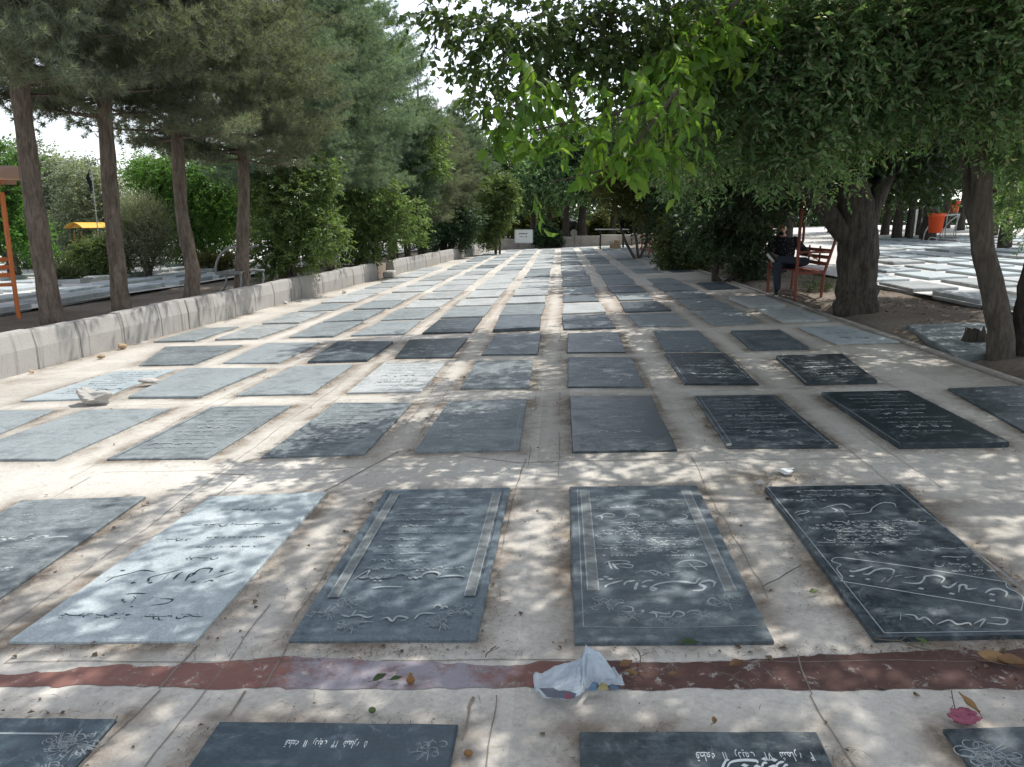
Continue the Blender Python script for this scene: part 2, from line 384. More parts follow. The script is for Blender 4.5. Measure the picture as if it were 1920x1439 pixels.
# ------------------------------------------------------------------ world, sun, camera
AZ, EL = math.radians(45), math.radians(60)
w = bpy.data.worlds.new('World'); SC.world = w; w.use_nodes = True
nt = w.node_tree; bg = nt.nodes['Background']
sky = nt.nodes.new('ShaderNodeTexSky'); sky.sky_type = 'NISHITA'; sky.sun_disc = False
sky.sun_elevation = EL; sky.sun_rotation = AZ; sky.air_density = 1.0; sky.dust_density = 1.6; sky.ozone_density = 1.0; sky.altitude = 1000
hs = nt.nodes.new('ShaderNodeHueSaturation'); hs.inputs['Saturation'].default_value = .36
nt.links.new(sky.outputs[0], hs.inputs['Color']); nt.links.new(hs.outputs[0], bg.inputs[0]); bg.inputs[1].default_value = 0.29
sl = bpy.data.lights.new('Sun', 'SUN'); sl.energy = 5.0; sl.angle = math.radians(.53); sl.color = (1, .96, .91)
so = bpy.data.objects.new('Sun', sl); COL.objects.link(so)
so.rotation_euler = Vector((math.sin(AZ)*math.cos(EL), math.cos(AZ)*math.cos(EL), math.sin(EL))).to_track_quat('Z', 'Y').to_euler()
so.location = (8, 8, 20)
cam = bpy.data.cameras.new('Camera'); cam.sensor_width = 36; cam.lens = 36*FPX/1920; cam.clip_end = 1500; cam.clip_start = .05
co = bpy.data.objects.new('Camera', cam); COL.objects.link(co)
co.location = (0, 0, HC); co.rotation_euler = (PI/2-TH, 0, PS); SC.camera = co
SC.view_settings.view_transform = 'Standard'; SC.view_settings.look = 'None'; SC.view_settings.exposure = 0; SC.view_settings.gamma = 1
SC.cycles.max_bounces = 9; SC.cycles.diffuse_bounces = 6; SC.cycles.glossy_bounces = 3; SC.cycles.transmission_bounces = 6; SC.cycles.transparent_max_bounces = 8
SC.cycles.use_denoising = True
try: SC.cycles.denoiser = 'OPENIMAGEDENOISE'
except Exception: pass

# ================================================================== THE SETTING
def vnoise(x, y, s, seed=0):
    r = np.random.default_rng(seed); tb = r.random((64, 64))
    x = np.asarray(x)*s+13.7; y = np.asarray(y)*s+7.3
    xi = np.floor(x).astype(int); yi = np.floor(y).astype(int); fx = x-xi; fy = y-yi
    fx = fx*fx*(3-2*fx); fy = fy*fy*(3-2*fy)
    a = tb[xi % 64, yi % 64]; b = tb[(xi+1) % 64, yi % 64]; c_ = tb[xi % 64, (yi+1) % 64]; d = tb[(xi+1) % 64, (yi+1) % 64]
    return (a*(1-fx)+b*fx)*(1-fy)+(c_*(1-fx)+d*fx)*fy
def fbm(x, y, s, seed=0, o=4):
    return sum(vnoise(x, y, s*2**k, seed+k)*.5**k for k in range(o))/sum(.5**k for k in range(o))
def grid(name, xs, ys, zf, mat, smooth=True, warp=None):
    X, Y = np.meshgrid(xs, ys)
    if warp is not None: X = warp(X, Y)
    Z = zf(X, Y)
    v = np.stack([X, Y, Z], -1).reshape(-1, 3); nx, ny = len(xs), len(ys)
    i = (np.arange(ny-1)[:, None]*nx+np.arange(nx-1)[None, :]).ravel()
    f = np.stack([i, i+1, i+nx+1, i+nx], 1)
    return npmesh(name, v, f, mat, smooth), X, Y

xs = np.concatenate([[-400, -200, -100, -60, -40, -30, -24, -20, -16], np.arange(-13, -6.3, .25), [WALLX-.22, WALLX-.18], np.arange(-5.8, 3.4, 1.0), np.arange(3.6, 9, .2), [10, 12, 14, 17, 20, 25, 35, 60, 100, 200, 400]])
ys = np.concatenate([[-300, -100, -30, -10, -4], np.arange(-2, 20, .3), np.arange(20, 60, 1.5), [70, 90, 130, 200, 400, 900]])
def zsoil(X, Y):
    n = (fbm(X, Y, .9, 3)-.5)*.09
    z = gz(X, Y)+n
    strip = (X > wallx(Y)-.19) & (X < EDGEX+.25)
    z = np.where(strip, gz(X, Y)-.06, z)
    far = sstep(60, 200, np.hypot(X, Y)); return z*(1-far)
me, _, _ = grid('ground', xs, ys, zsoil, M['soil'], True, lambda X, Y: X+(wallx(Y)-WALLX)*np.interp(X, [-13, -7.5, -5.8, 3.6], [0, 1, 1, 0]))
tag(link('ground', me), kind='structure')

# ---- gravestone layout (metres on the sloping pavement)
RY = [(.45, 2.02), (2.40, 3.97), (4.66, 6.12), (6.56, 7.97), (8.32, 9.74), (10.45, 11.95), (12.22, 13.72), (14.0, 15.25), (15.5, 17.15), (17.45, 18.9), (19.15, 20.65)]
while RY[-1][1] < 42.5:
    a = RY[-1][1]+.24; RY.append((a, a+1.5))
CX = {'L6': (-5.72, -5.12), 'L5': (-4.86, -4.17), 'L4': (-3.82, -3.12), 'L3': (-2.86, -2.17), 'L2': (-1.88, -1.20), 'L1': (-.93, -.25), 'R1': (.08, .75), 'R2': (1.08, 1.74), 'R3': (2.09, 2.73), 'R4': (3.0, 3.58)}
# measured corners TL, TR, BR, BL (photo pixels) of the stones near enough to be told apart
QUAD = {
 (0, 'L2'): ((-50, 1344), (218, 1346), (None), (None)), (0, 'L1'): ((412, 1351), (858, 1357), None, None),
 (0, 'R1'): ((1087, 1371), (1530, 1370), None, None), (0, 'R2'): ((1770, 1365), (2195, 1352), None, None),
 (1, 'L3'): ((40, 938), (272, 930), (-15, 1130), (-330, 1150)),
 (1, 'L2'): ((395, 930), (612, 922), (365, 1200), (15, 1201)), (1, 'L1'): ((722, 918), (957, 914), (893, 1197), (540, 1200)),
 (1, 'R1'): ((1068, 912), (1307, 910), (1452, 1200), (1077, 1203)), (1, 'R2'): ((1433, 912), (1690, 908), (1990, 1186), (1640, 1193)),
 (2, 'L5'): ((-40, 770), (103, 768), (-130, 868), (-330, 870)), (2, 'L4'): ((157, 768), (320, 766), (105, 860), (-110, 862)),
 (2, 'L3'): ((397, 762), (547, 760), (390, 858), (200, 860)), (2, 'L2'): ((627, 755), (773, 755), (683, 850), (490, 856)),
 (2, 'L1'): ((840, 753), (988, 747), (973, 842), (777, 845)), (2, 'R1'): ((1068, 743), (1220, 742), (1270, 843), (1073, 847)),
 (2, 'R2'): ((1302, 742), (1453, 740), (1573, 837), (1365, 838)), (2, 'R3'): ((1540, 735), (1703, 732), (1893, 828), (1687, 831)),
 (2, 'R4'): ((1777, 728), (1935, 722), (2130, 812), (1937, 818)),
 (3, 'L5'): ((217, 696), (328, 693), (187, 747), (40, 751)), (3, 'L4'): ((350, 690), (500, 690), (372, 743), (240, 744)),
 (3, 'L3'): ((550, 687), (663, 683), (583, 738), (443, 741)), (3, 'L2'): ((720, 680), (835, 680), (790, 733), (650, 736)),
 (3, 'L1'): ((893, 677), (1000, 675), (992, 727), (863, 728)), (3, 'R1'): ((1065, 670), (1185, 670), (1208, 725), (1064, 725)),
 (3, 'R2'): ((1245, 662), (1360, 662), (1423, 720), (1283, 720)), (3, 'R3'): ((1455, 667), (1580, 663), (1645, 713), (1512, 717)),
 (4, 'L5'): ((310, 650), (455, 647), (363, 683), (260, 685)), (4, 'L4'): ((500, 643), (600, 642), (523, 680), (418, 680)),
 (4, 'L3'): ((633, 640), (737, 640), (688, 674), (577, 677)), (4, 'L2'): ((767, 637), (878, 633), (847, 670), (740, 671)),
 (4, 'L1'): ((930, 627), (1015, 625), (1008, 664), (902, 665)), (4, 'R1'): ((1065, 625), (1160, 623), (1173, 660), (1063, 661)),
 (4, 'R2'): ((1225, 620), (1310, 620), (1350, 657), (1245, 657)), (4, 'R3'): ((1370, 620), (1463, 618), (1517, 650), (1410, 653)),
 (4, 'R4'): ((1497, 613), (1580, 610), (1687, 640), (1570, 644)),
}
THICK = {(5, 'L1'): 0.033, (4, 'L3'): 0.025, (2, 'R3'): 0.033, (3, 'L4'): 0.019, (4, 'R3'): 0.028, (3, 'R3'): 0.028, (6, 'R4'): 0.028, (5, 'R4'): 0.025, (1, 'R2'): 0.019, (1, 'L2'): 0.012}
SLABS = []          # (row, col, corners xy (4,2) in order TL TR BR BL, height)
for r in range(len(RY)):
    for cn, (x0, x1) in CX.items():
        h = THICK.get((r, cn), .011)
        if (r, cn) in QUAD:
            q = QUAD[(r, cn)]
            pts = [G(*p, o=h)[:2] if p is not None else None for p in q]
            if pts[2] is None:
                pts[2] = np.array([pts[1][0]+.01, RY[r][0]]); pts[3] = np.array([pts[0][0]-.01, RY[r][0]])
            SLABS.append((r, cn, np.array(pts), h)); continue
        if r < 5: continue
        if cn == 'L6' and (r < 5 or r > 13): continue
        if cn == 'R4' and r in (7, 9, 10, 13, 14): continue
        if cn == 'R3' and r in (10,): continue
        if cn == 'L5' and r > 18 and r % 3 == 0: continue
        if x0 < wallx(RY[r][1])+.12: continue
        R_ = np.random.default_rng(r*31+ord(cn[1])*7+ord(cn[0]))
        j = R_.uniform(-.04, .04, 8)
        y0, y1 = RY[r]
        SLABS.append((r, cn, np.array([(x0+j[0], y1+j[1]*1.5), (x1+j[2], y1+j[3]*1.5), (x1+j[4], y0+j[5]), (x0+j[6], y0+j[7])]), h+R_.uniform(0, .016)))

# ---- main pavement, with dirt gathered along the stones and the sides
xs = np.arange(WALLX, EDGEX+.01, .07); ys = np.concatenate([np.arange(-3, 8, .05), np.arange(8, 45.2, .1)])
def zpave(X, Y): return SL*X+(fbm(X, Y, .7, 11)-.5)*.012-.006
me, X, Y = grid('pavement', xs, ys, zpave, M['concrete'], True, lambda X, Y: EDGEX+(X-EDGEX)*(EDGEX-wallx(Y))/(EDGEX-WALLX))
dirt = np.zeros(X.shape)
for r, cn, q, h in SLABS:
    if r > 8: continue
    x0, x1 = q[:, 0].min(), q[:, 0].max(); y0, y1 = q[:, 1].min(), q[:, 1].max()
    sel = (X > x0-.4) & (X < x1+.4) & (Y > y0-.4) & (Y < y1+.4)
    d = np.full(X.shape, 9.0)
    for k in range(4):                       # signed distance to a convex quad (clockwise)
        a, b = q[k], q[(k+1) % 4]; e = b-a; nrm = np.array([-e[1], e[0]])/np.hypot(*e)
        dd = (X[sel]-a[0])*nrm[0]+(Y[sel]-a[1])*nrm[1]
        d[sel] = dd if k == 0 else np.maximum(d[sel], dd)
    wid = .05+.075*fbm(X[sel], Y[sel], 1.7, 40+r)
    amt = np.zeros(X.shape); amt[sel] = np.exp(-(np.clip(d[sel], 0, 9)/wid)**1.3)*(.8+.6*(fbm(X[sel], Y[sel], 2.3, 5+r) > .5))
    side = np.where(X > x1-.02, 1.15, np.where(X < x0+.03, .95, .8))
    dirt[sel] = np.maximum(dirt[sel], (amt*side)[sel])
dirt = np.maximum(dirt, .95*np.exp(-np.clip(X-wallx(Y), 0, 99)/.22)*(fbm(X, Y, 1.2, 77) > .43))
dirt = np.maximum(dirt, .9*np.exp(-np.clip(EDGEX-X, 0, 99)/.16))
for cx, cy, rr, a in [(*G(1440, 895)[:2], .34, .9), (*G(1740, 945)[:2], .25, .75), (*G(1880, 1215)[:2], .5, .8), (*G(700, 1222)[:2], .22, .5), (*G(1590, 985)[:2], .16, .6)]:
    dirt = np.maximum(dirt, a*np.exp(-(((X-cx)/rr)**2+((Y-cy)/(rr*.45))**2)))
dirt = np.clip(dirt+(fbm(X, Y, 1.1, 21) > .66)*.18, 0, 1)
rust = np.exp(-((Y-15)/14)**2)*(Y > 9)*(fbm(X, Y, .35, 31))+.25*np.exp(-((X+1.0)/.3)**2)*(Y > 4)
for nm, arr in (('dirt', dirt), ('rust', np.clip(rust, 0, 1))):
    at = me.attributes.new(nm, 'FLOAT', 'POINT'); at.data.foreach_set('value', arr.astype(np.float32).ravel())
pav = tag(link('pavement', me), kind='structure')

# joints and cracks in the pavement
jv = []; jf = []
def strip(pts, w, seed, gap=.0):
    R_ = np.random.default_rng(seed); P = np.array(pts, float)
    L = np.concatenate([[0], np.cumsum(np.hypot(*(P[1:]-P[:-1]).T))]); n = max(2, int(L[-1]/.035))
    s = np.linspace(0, L[-1], n); x = np.interp(s, L, P[:, 0]); y = np.interp(s, L, P[:, 1])
    tx = np.gradient(x); ty = np.gradient(y); l = np.hypot(tx, ty); nx, ny = -ty/l, tx/l
    wob = (fbm(s, s*0+seed, 3.0, seed % 50, 5)-.5)*.05; x = x+nx*wob; y = y+ny*wob
    ww = w*(.35+1.3*fbm(s, s*0+seed*1.7, 6, seed % 40+3, 3)); keep = fbm(s, s*0+seed*.7, 1.4, seed % 30+9, 3) > gap
    b = len(jv)//1
    for k in range(n):
        for sgn in (-1, 1):
            px, py = x[k]+nx[k]*ww[k]*sgn*.5, y[k]+ny[k]*ww[k]*sgn*.5
            jv.append((px, py, 0.0))
    for k in range(n-1):
        if keep[k]: jf.append((b+2*k, b+2*k+2, b+2*k+3, b+2*k+1))
seed = 100
for cn, (x0, x1) in CX.items():
    for xx, gp in ((x0-.07, .52), (x1+.06, .48)):
        seed += 1; strip([(xx, 2.6 if cn in ('R2', 'R3', 'R4') else -.5), (xx+.01, 10), (xx, 24)], .0035, seed, gp+(.1 if cn[0] == 'R' and cn != 'R1' else 0))
for p in ([(-6, 6.42), (-.2, 4.58), ], ):
    pass
strip([G(870, 480+375)[:2], (-.25, 4.56), (.78, 4.55)], .006, 151, .2)
strip([G(610, 920)[:2], G(640, 905)[:2], G(745, 845)[:2]], .008, 152, .0)
strip([G(985, 860)[:2], G(966, 912)[:2], G(935, 1040)[:2]], .005, 153, .1)
strip([G(235, 900)[:2], G(360, 885)[:2], G(460, 890)[:2]], .007, 154, .35)
for yy, a, b in ((2.345, -2.4, 2.2), (4.52, -2.9, 2.6), (4.06, -1, 1.2), (6.45, -4.5, 3)):
    seed += 1; strip([(a, yy), ((a+b)/2, yy+.01), (b, yy-.01)], .0035, seed, .45)
strip([G(880, 1325)[:2], G(893, 1300)[:2], G(880, 1310)[:2], G(868, 1385)[:2]], .008, 160, 0)
strip([G(300, 1293)[:2], G(150, 1437)[:2]], .006, 161, .15)
strip([G(460, 1295)[:2], G(430, 1340)[:2]], .006, 162, .1)
strip([G(1520, 1300)[:2], G(1600, 1439)[:2]], .0035, 163, .3)
strip([G(1500, 1225)[:2], G(1525, 1300)[:2]], .005, 164, .2)
strip([G(495, 1290)[:2], G(540, 1205)[:2]], .006, 165, .1)
strip([G(295, 1290)[:2], G(370, 1210)[:2]], .007, 166, .1)
jv = np.array(jv); jv[:, 2] = zpave(jv[:, 0], jv[:, 1])+.003
jm = npmesh('joint', jv, np.array(jf), M['joint'])
link('joint', jm, pav)

# painted red band across the front
n = 420; xx = np.linspace(-4.6, 3.76, n)
mid0 = np.interp(xx, [-2.2, -1.0, 0, .8, 1.6, 3.7], [2.20, 2.205, 2.20, 2.19, 2.19, 2.18])
top = np.interp(xx, [-2.4, -1.7, -1.2, -.9, -.3, .2, .6, .85, 1.5, 3.7], [2.305, 2.29, 2.36, 2.375, 2.345, 2.355, 2.35, 2.405, 2.405, 2.41])
jag = lambda s: (fbm(xx, xx*0+s, 5, 40+s, 5)-.5)*.075+(fbm(xx, xx*0+s, 24, 60+s, 4)-.5)*.035
top = top+jag(1); bot = np.full(n, 2.198)+jag(2)*.75
va = []; rows_ = 7
for k in range(rows_):
    yy = bot+(top-bot)*k/(rows_-1); va.append(np.stack([xx, yy, zpave(xx[None, :], yy[None, :])[0]+.002], 1))
va = np.concatenate(va); i = (np.arange(rows_-1)[:, None]*n+np.arange(n-1)[None, :]).ravel()
tag(link('painted_stripe', npmesh('painted_stripe', va, np.stack([i, i+1, i+n+1, i+n], 1), M['paint'])), kind='structure')

# kerb line along the right edge of the pavement
b = MB()
for k in range(30):
    y0 = -2+k*1.6
    b.box((EDGEX+.05+random.uniform(-.015, .015), y0+.8, SL*EDGEX-.075), (.09, 1.585, .165+random.uniform(0, .02)), bev=.012, rz=random.uniform(-.006, .006))
tag(b.build('kerb', M['kerb']), kind='structure')

# pale fields beyond the trees, left and right
me, _, _ = grid('left_field', np.arange(-40, -7.55, 1.0), np.arange(5, 60, 1.2), lambda X, Y: X*0+LZ+.05+(fbm(X, Y, .5, 9)-.5)*.05, M['field'], True, lambda X, Y: X+(wallx(Y)-WALLX)*np.interp(X, [-14, -8], [0, 1]))
tag(link('left_field', me), kind='structure')
me, _, _ = grid('right_field', np.arange(5.9, 40, .6), np.arange(6, 62, 1.0), lambda X, Y: gz(X, Y)+.06+(fbm(X, Y, .5, 9)-.5)*.04, M['field'])
tag(link('right_field', me), kind='structure')

# ---- low concrete wall on the left, block by block
def wall_run(label, y0, y1, xoff=0.0, seed=0):
    R_ = np.random.default_rng(seed); root = tag(empty('low_wall', (0, y0, 0)), label, 'wall', 'low concrete walls around the pavement')
    y = y0; first = True
    while y < y1-.2:
        L = min(R_.uniform(.75, .95), y1-y); hh = .46+R_.uniform(-.02, .015); wb, wt = .26, .17
        e = .012; ya, yb = y-y0+e/2, y-y0+L-e/2
        xo = R_.uniform(-.012, .012)+xoff; tl = R_.uniform(-.008, .008)
        prof = [(0, -.05), (0, hh*.55), (-.035, hh*.93), (-.05, hh), (-wt, hh), (-wb, hh*.9), (-wb, -.05)]
        vs = []
        for yy, s in ((ya, 1), (ya+.012, 0), (yb-.012, 0), (yb, 1)):
            wx = float(wallx(y0+yy))
            for px, pz in prof: vs.append((wx+px*(1-.02*s)-(.010 if s and px > -.1 else 0)+xo+tl*pz, yy, SL*wx+pz-(.008*s if pz > .2 else 0)))
        m_ = len(prof); f = [tuple(range(m_-1, -1, -1)), tuple(3*m_+k for k in range(m_))]
        for a in range(3):
            for k in range(m_):
                j = (k+1) % m_; f.append((a*m_+k, a*m_+j, (a+1)*m_+j, (a+1)*m_+k))
        b = MB(); b.add(vs, f); b.build('block', M['wall'], root)
        y += L
    return root
wall_run('long low grey concrete block wall with dark stains along the left edge', 5.2, 22.6, 0, 1)
wall_run('farther length of low block wall beyond the gap on the left', 24.2, 44, 0.02, 2)
b = MB(); b.box((0, 0, .09), (.3, .95, .18), .1, .03)
tag(b.build('fallen_block', M['rock'], None, loc=(float(wallx(23.4))+.12, 23.4, SL*-5.3)), 'low broken block lying in the gap of the left wall', 'block')

# far end: low wall across, its concrete darkened to carry the trees' shade
root = tag(empty('end_wall', (0, 44.8, 0)), 'low grey wall across the far end of the pavement', 'wall', 'low concrete walls around the pavement')
x = -3.9
while x < 4.5:
    L = random.uniform(1.3, 1.8); b = MB(); b.box((x+L/2, 0, .25+SL*x), (L-.02, .3, .75), random.uniform(-.004, .004), .03); b.build('block', M['kerb'], root); x += L

# ================================================================== GRAVESTONES
class Ink:
    """thin engraved strokes lying on a stone"""
    def __init__(s, zf): s.v = []; s.q = []; s.t = []; s.zf = zf
    def ribbon(s, P, w, taper=True):
        P = np.array(P, float)
        if len(P) < 2: return
        if len(P) > 2:                       # Catmull-Rom smoothing
            Q = np.vstack([2*P[0]-P[1], P, 2*P[-1]-P[-2]]); out = []
            for i in range(1, len(Q)-2):
                for u in np.linspace(0, 1, 5, endpoint=False):
                    a, b_, c_, d = Q[i-1], Q[i], Q[i+1], Q[i+2]
                    out.append(.5*((2*b_)+(-a+c_)*u+(2*a-5*b_+4*c_-d)*u*u+(-a+3*b_-3*c_+d)*u**3))
            out.append(P[-1]); P = np.array(out)
        t = np.gradient(P, axis=0); l = np.hypot(t[:, 0], t[:, 1])+1e-9; nrm = np.stack([-t[:, 1], t[:, 0]], 1)/l[:, None]
        ang = np.arctan2(t[:, 1], t[:, 0]); ww = w*(.45+.55*np.abs(np.sin(ang-.9)))
        if taper: ww = ww*np.clip(np.minimum(np.linspace(.35, 4, len(P)), np.linspace(4, .25, len(P))), 0, 1)
        b = len(s.v)
        for p, n_, k in zip(P, nrm, ww):
            for sg in (1, -1):
                q = p+n_*k*.5*sg; s.v.append((q[0], q[1], s.zf(q[0], q[1])))
        for k in range(len(P)-1): s.q.append((b+2*k, b+2*k+1, b+2*k+3, b+2*k+2))
    def dot(s, c, r):
        b = len(s.v)
        for dx, dy in ((-r*1.3, 0), (0, r), (r*1.3, 0), (0, -r)): s.v.append((c[0]+dx, c[1]+dy, s.zf(c[0]+dx, c[1]+dy)))
        s.q.append((b, b+3, b+2, b+1))
    def quad(s, pts):
        b = len(s.v)
        for p in pts: s.v.append((p[0], p[1], s.zf(p[0], p[1])))
        s.q.append((b, b+1, b+2, b+3))
    def build(s, name, mat, parent):
        if not s.q and not s.t: return None
        return link(name, npmesh(name, np.array(s.v), [np.array(k) for k in (s.q, s.t) if len(k)], mat), parent)

def script_line(ink, fmap, x0, x1, y, size, R_, w=None, slope=0.0, digits=False):
    """flowing cut script between x0 and x1; turned to be read from the head of the stone"""
    w = w or size*.16; x = x0
    def put(P, ww=w): ink.ribbon([fmap(px, py+slope*(px-x0)) for px, py in P], ww)
    while x < x1:
        k = R_.integers(0, 8) if not digits else R_.integers(8, 11); s = size*R_.uniform(.8, 1.2)
        if k == 0: put([(x, y), (x+.2*s, y-.5*s), (x+.7*s, y-.65*s), (x+1.1*s, y-.3*s), (x+1.0*s, y+.1*s)], w*1.25); adv = 1.25
        elif k == 1: put([(x, y), (x+.2*s, y+.25*s), (x+.4*s, y), (x+.6*s, y+.25*s), (x+.8*s, y), (x+1.0*s, y+.2*s)]); adv = 1.1
        elif k == 2: put([(x+.1*s, y+.1*s), (x+.05*s, y-.9*s)], w); adv = .35
        elif k == 3: put([(x, y+.2*s), (x+.6*s, y-.05*s), (x+1.6*s, y-.1*s), (x+2.1*s, y+.15*s)], w*1.15); adv = 2.2
        elif k == 4: put([(x, y), (x+.3*s, y-.3*s), (x+.5*s, y), (x+.2*s, y+.1*s), (x, y-.05*s), (x+.9*s, y)]); adv = 1.0
        elif k == 5: put([(x+.6*s, y-.9*s), (x+.1*s, y-.3*s), (x+.6*s, y), (x+1.1*s, y)]); adv = 1.2
        elif k == 6: put([(x, y-.1*s), (x+.3*s, y+.3*s), (x+.35*s, y+.5*s)]); adv = .55
        elif k == 7: put([(x, y), (x+.5*s, y-.15*s), (x+.9*s, y+.2*s), (x+.5*s, y+.45*s), (x+.1*s, y+.3*s)], w*1.1); adv = 1.15
        elif k == 8: put([(x, y), (x+.02*s, y+.7*s)]); adv = .4
        elif k == 9: put([(x, y+.6*s), (x+.2*s, y), (x+.4*s, y+.6*s)]); adv = .65
        else: put([(x, y+.1*s), (x+.2*s, y), (x+.25*s, y+.6*s)]); adv = .5
        if R_.random() < .55 and not digits:
            cx, cy = x+.4*s*adv, y+s*R_.choice([.55, -.95])
            ink.dot(fmap(cx, cy+slope*(cx-x0)), w*.62)
            if R_.random() < .5: ink.dot(fmap(cx+w*1.9, cy+slope*(cx-x0)), w*.62)
        x += adv*s*.80
        if R_.random() < .25: x += size*.5

def farsi(ink, words, fmap, x0, x1, y, hgt):
    """lettering through Blender's own font; words are given right to left, turned half round"""
    cu = bpy.data.curves.new('lettering', 'FONT'); cu.body = '   '.join(reversed(words)); cu.size = 1; cu.resolution_u = 3
    o = bpy.data.objects.new('lettering', cu); COL.objects.link(o)
    dg = bpy.context.evaluated_depsgraph_get(); me = bpy.data.meshes.new_from_object(o.evaluated_get(dg))
    vs = np.array([v.co[:2] for v in me.vertices]); mx = vs[:, 0].max()
    b = len(ink.v)
    for vx, vy in vs:                        # half turn: first word at the left, upside down
        p = fmap(x0+(1-vx/mx)*(x1-x0), y+vy*hgt); ink.v.append((p[0], p[1], ink.zf(p[0], p[1])))
    tri = [tuple(b+i for i in p.vertices) for p in me.polygons]
    for q in tri:
        for k in range(1, len(q)-1): ink.t.append((q[0], q[k], q[k+1]))
    bpy.data.objects.remove(o); bpy.data.meshes.remove(me); bpy.data.curves.remove(cu)

def inset(q, d):
    c = q.mean(0); out = []
    for k in range(4):
        a, b_, c_ = q[k-1], q[k], q[(k+1) % 4]
        e1 = (a-b_)/np.hypot(*(a-b_)); e2 = (c_-b_)/np.hypot(*(c_-b_)); out.append(b_+(e1+e2)*d)
    return np.array(out)
def slab_mesh(q, h, R_, cham=.008, lip=0.0):
    """q: corners TL TR BR BL relative to the centre (z follows the slope)"""
    def ring(Q, z, n=6, wob=0.0):
        out = []
        for k in range(4):
            a, b_ = Q[k], Q[(k+1) % 4]
            for u in np.linspace(0, 1, n, endpoint=False):
                p = a+(b_-a)*u+R_.uniform(-wob, wob, 2); out.append((p[0], p[1], z+SL*p[0]))
        return out
    Rg = [ring(q, -.06, 6, .0), ring(q, h-cham, 6, .0025), ring(inset(q, cham), h, 6, .002)]
    if lip > 0: Rg += [ring(inset(q, lip), h, 6, 0), ring(inset(q, lip+.006), h-.006, 6, 0)]
    n = 24; vs = [p for r_ in Rg for p in r_]; f = []
    for k in range(len(Rg)-1):
        for i in range(n):
            j = (i+1) % n; f.append((k*n+j, k*n+i, (k+1)*n+i, (k+1)*n+j))
    m_ = (len(Rg)-1)*n; f.append(tuple(m_+i for i in range(n-1, -1, -1)))
    me = bpy.data.meshes.new('gravestone'); me.from_pydata([tuple(map(float, p)) for p in vs], [], f); me.update(); return me

ORD = ['front', 'second', 'third', 'fourth', 'fifth', 'sixth', 'seventh', 'eighth', 'ninth', 'tenth', 'eleventh', 'twelfth', 'thirteenth', 'fourteenth', 'fifteenth', 'sixteenth', 'seventeenth', 'eighteenth', 'nineteenth', 'twentieth', 'twenty-first', 'twenty-second', 'twenty-third', 'twenty-fourth', 'twenty-fifth', 'twenty-sixth', 'twenty-seventh']
CNAME = {'L6': 'beside the left wall', 'L5': 'second stone from the left wall', 'L4': 'third stone from the left wall', 'L3': 'third left of the central strip', 'L2': 'second left of the central strip', 'L1': 'just left of the central strip',
         'R1': 'just right of the central strip', 'R2': 'second right of the central strip', 'R3': 'third right of the central strip', 'R4': 'beside the right kerb'}
MATS = {(0, 'L1'): 'slate_blue', (0, 'L2'): 'slate_blue', (0, 'R1'): 'slate_dark', (0, 'R2'): 'slate_dark', (1, 'L2'): 'marble', (1, 'L1'): 'slate_blue', (1, 'R1'): 'slate_dark', (1, 'R2'): 'slate_dark', (1, 'L3'): 'slate_mid', (5, 'L1'): 'slate_dark', (5, 'L2'): 'slate_dark', (5, 'R1'): 'slate_dark',
        (3, 'L5'): 'marble', (4, 'R4'): 'marble', (3, 'L2'): 'slate_pale', (4, 'R3'): 'slate_dark', (2, 'R2'): 'slate_dark', (2, 'R3'): 'slate_dark', (3, 'R2'): 'slate_dark', (4, 'L3'): 'slate_dark', (2, 'L1'): 'slate_mid', (2, 'R1'): 'slate_dark', (2, 'L2'): 'slate_mid', (2, 'L3'): 'slate_mid', (2, 'L4'): 'slate_mid', (2, 'L5'): 'slate_mid', (3, 'L4'): 'slate_mid', (3, 'L3'): 'slate_mid', (4, 'L5'): 'slate_mid', (4, 'L4'): 'slate_mid', (3, 'L1'): 'slate_mid', (3, 'R1'): 'slate_dark', (4, 'R1'): 'slate_dark', (4, 'L1'): 'slate_dark', (4, 'L2'): 'slate_dark', (4, 'R2'): 'slate_dark', (3, 'R3'): 'slate_dark', (2, 'R4'): 'slate_dark'}
LAB = {(0, 'L1'): 'blue slate gravestone at the bottom edge with a line of white numbers', (0, 'R1'): 'dark slate gravestone at the bottom edge with bright white painted script', (0, 'R2'): 'dark gravestone in the bottom right corner beside the pink rag', (0, 'L2'): 'blue gravestone with scroll corner in the bottom left corner',
       (1, 'L3'): 'grey gravestone cut off by the left edge above the red stripe', (1, 'L2'): 'pale bluish white gravestone with dark script above the red stripe', (1, 'L1'): 'blue grey gravestone with two ladder bands left of the central strip', (1, 'R1'): 'dark gravestone with two ladder bands and flower corners behind the plastic bag', (1, 'R2'): 'dark gravestone with thin white border and name scroll at right',
       (3, 'L5'): 'white marble gravestone behind the big rock', (4, 'R4'): 'pale grey gravestone in dappled shade beside the right kerb', (5, 'L1'): 'thick raised gravestone standing higher than its neighbours', (2, 'R3'): 'thick dark gravestone with large white lettering on the right', (3, 'L2'): 'pale carved gravestone with raised border in bright sun'}

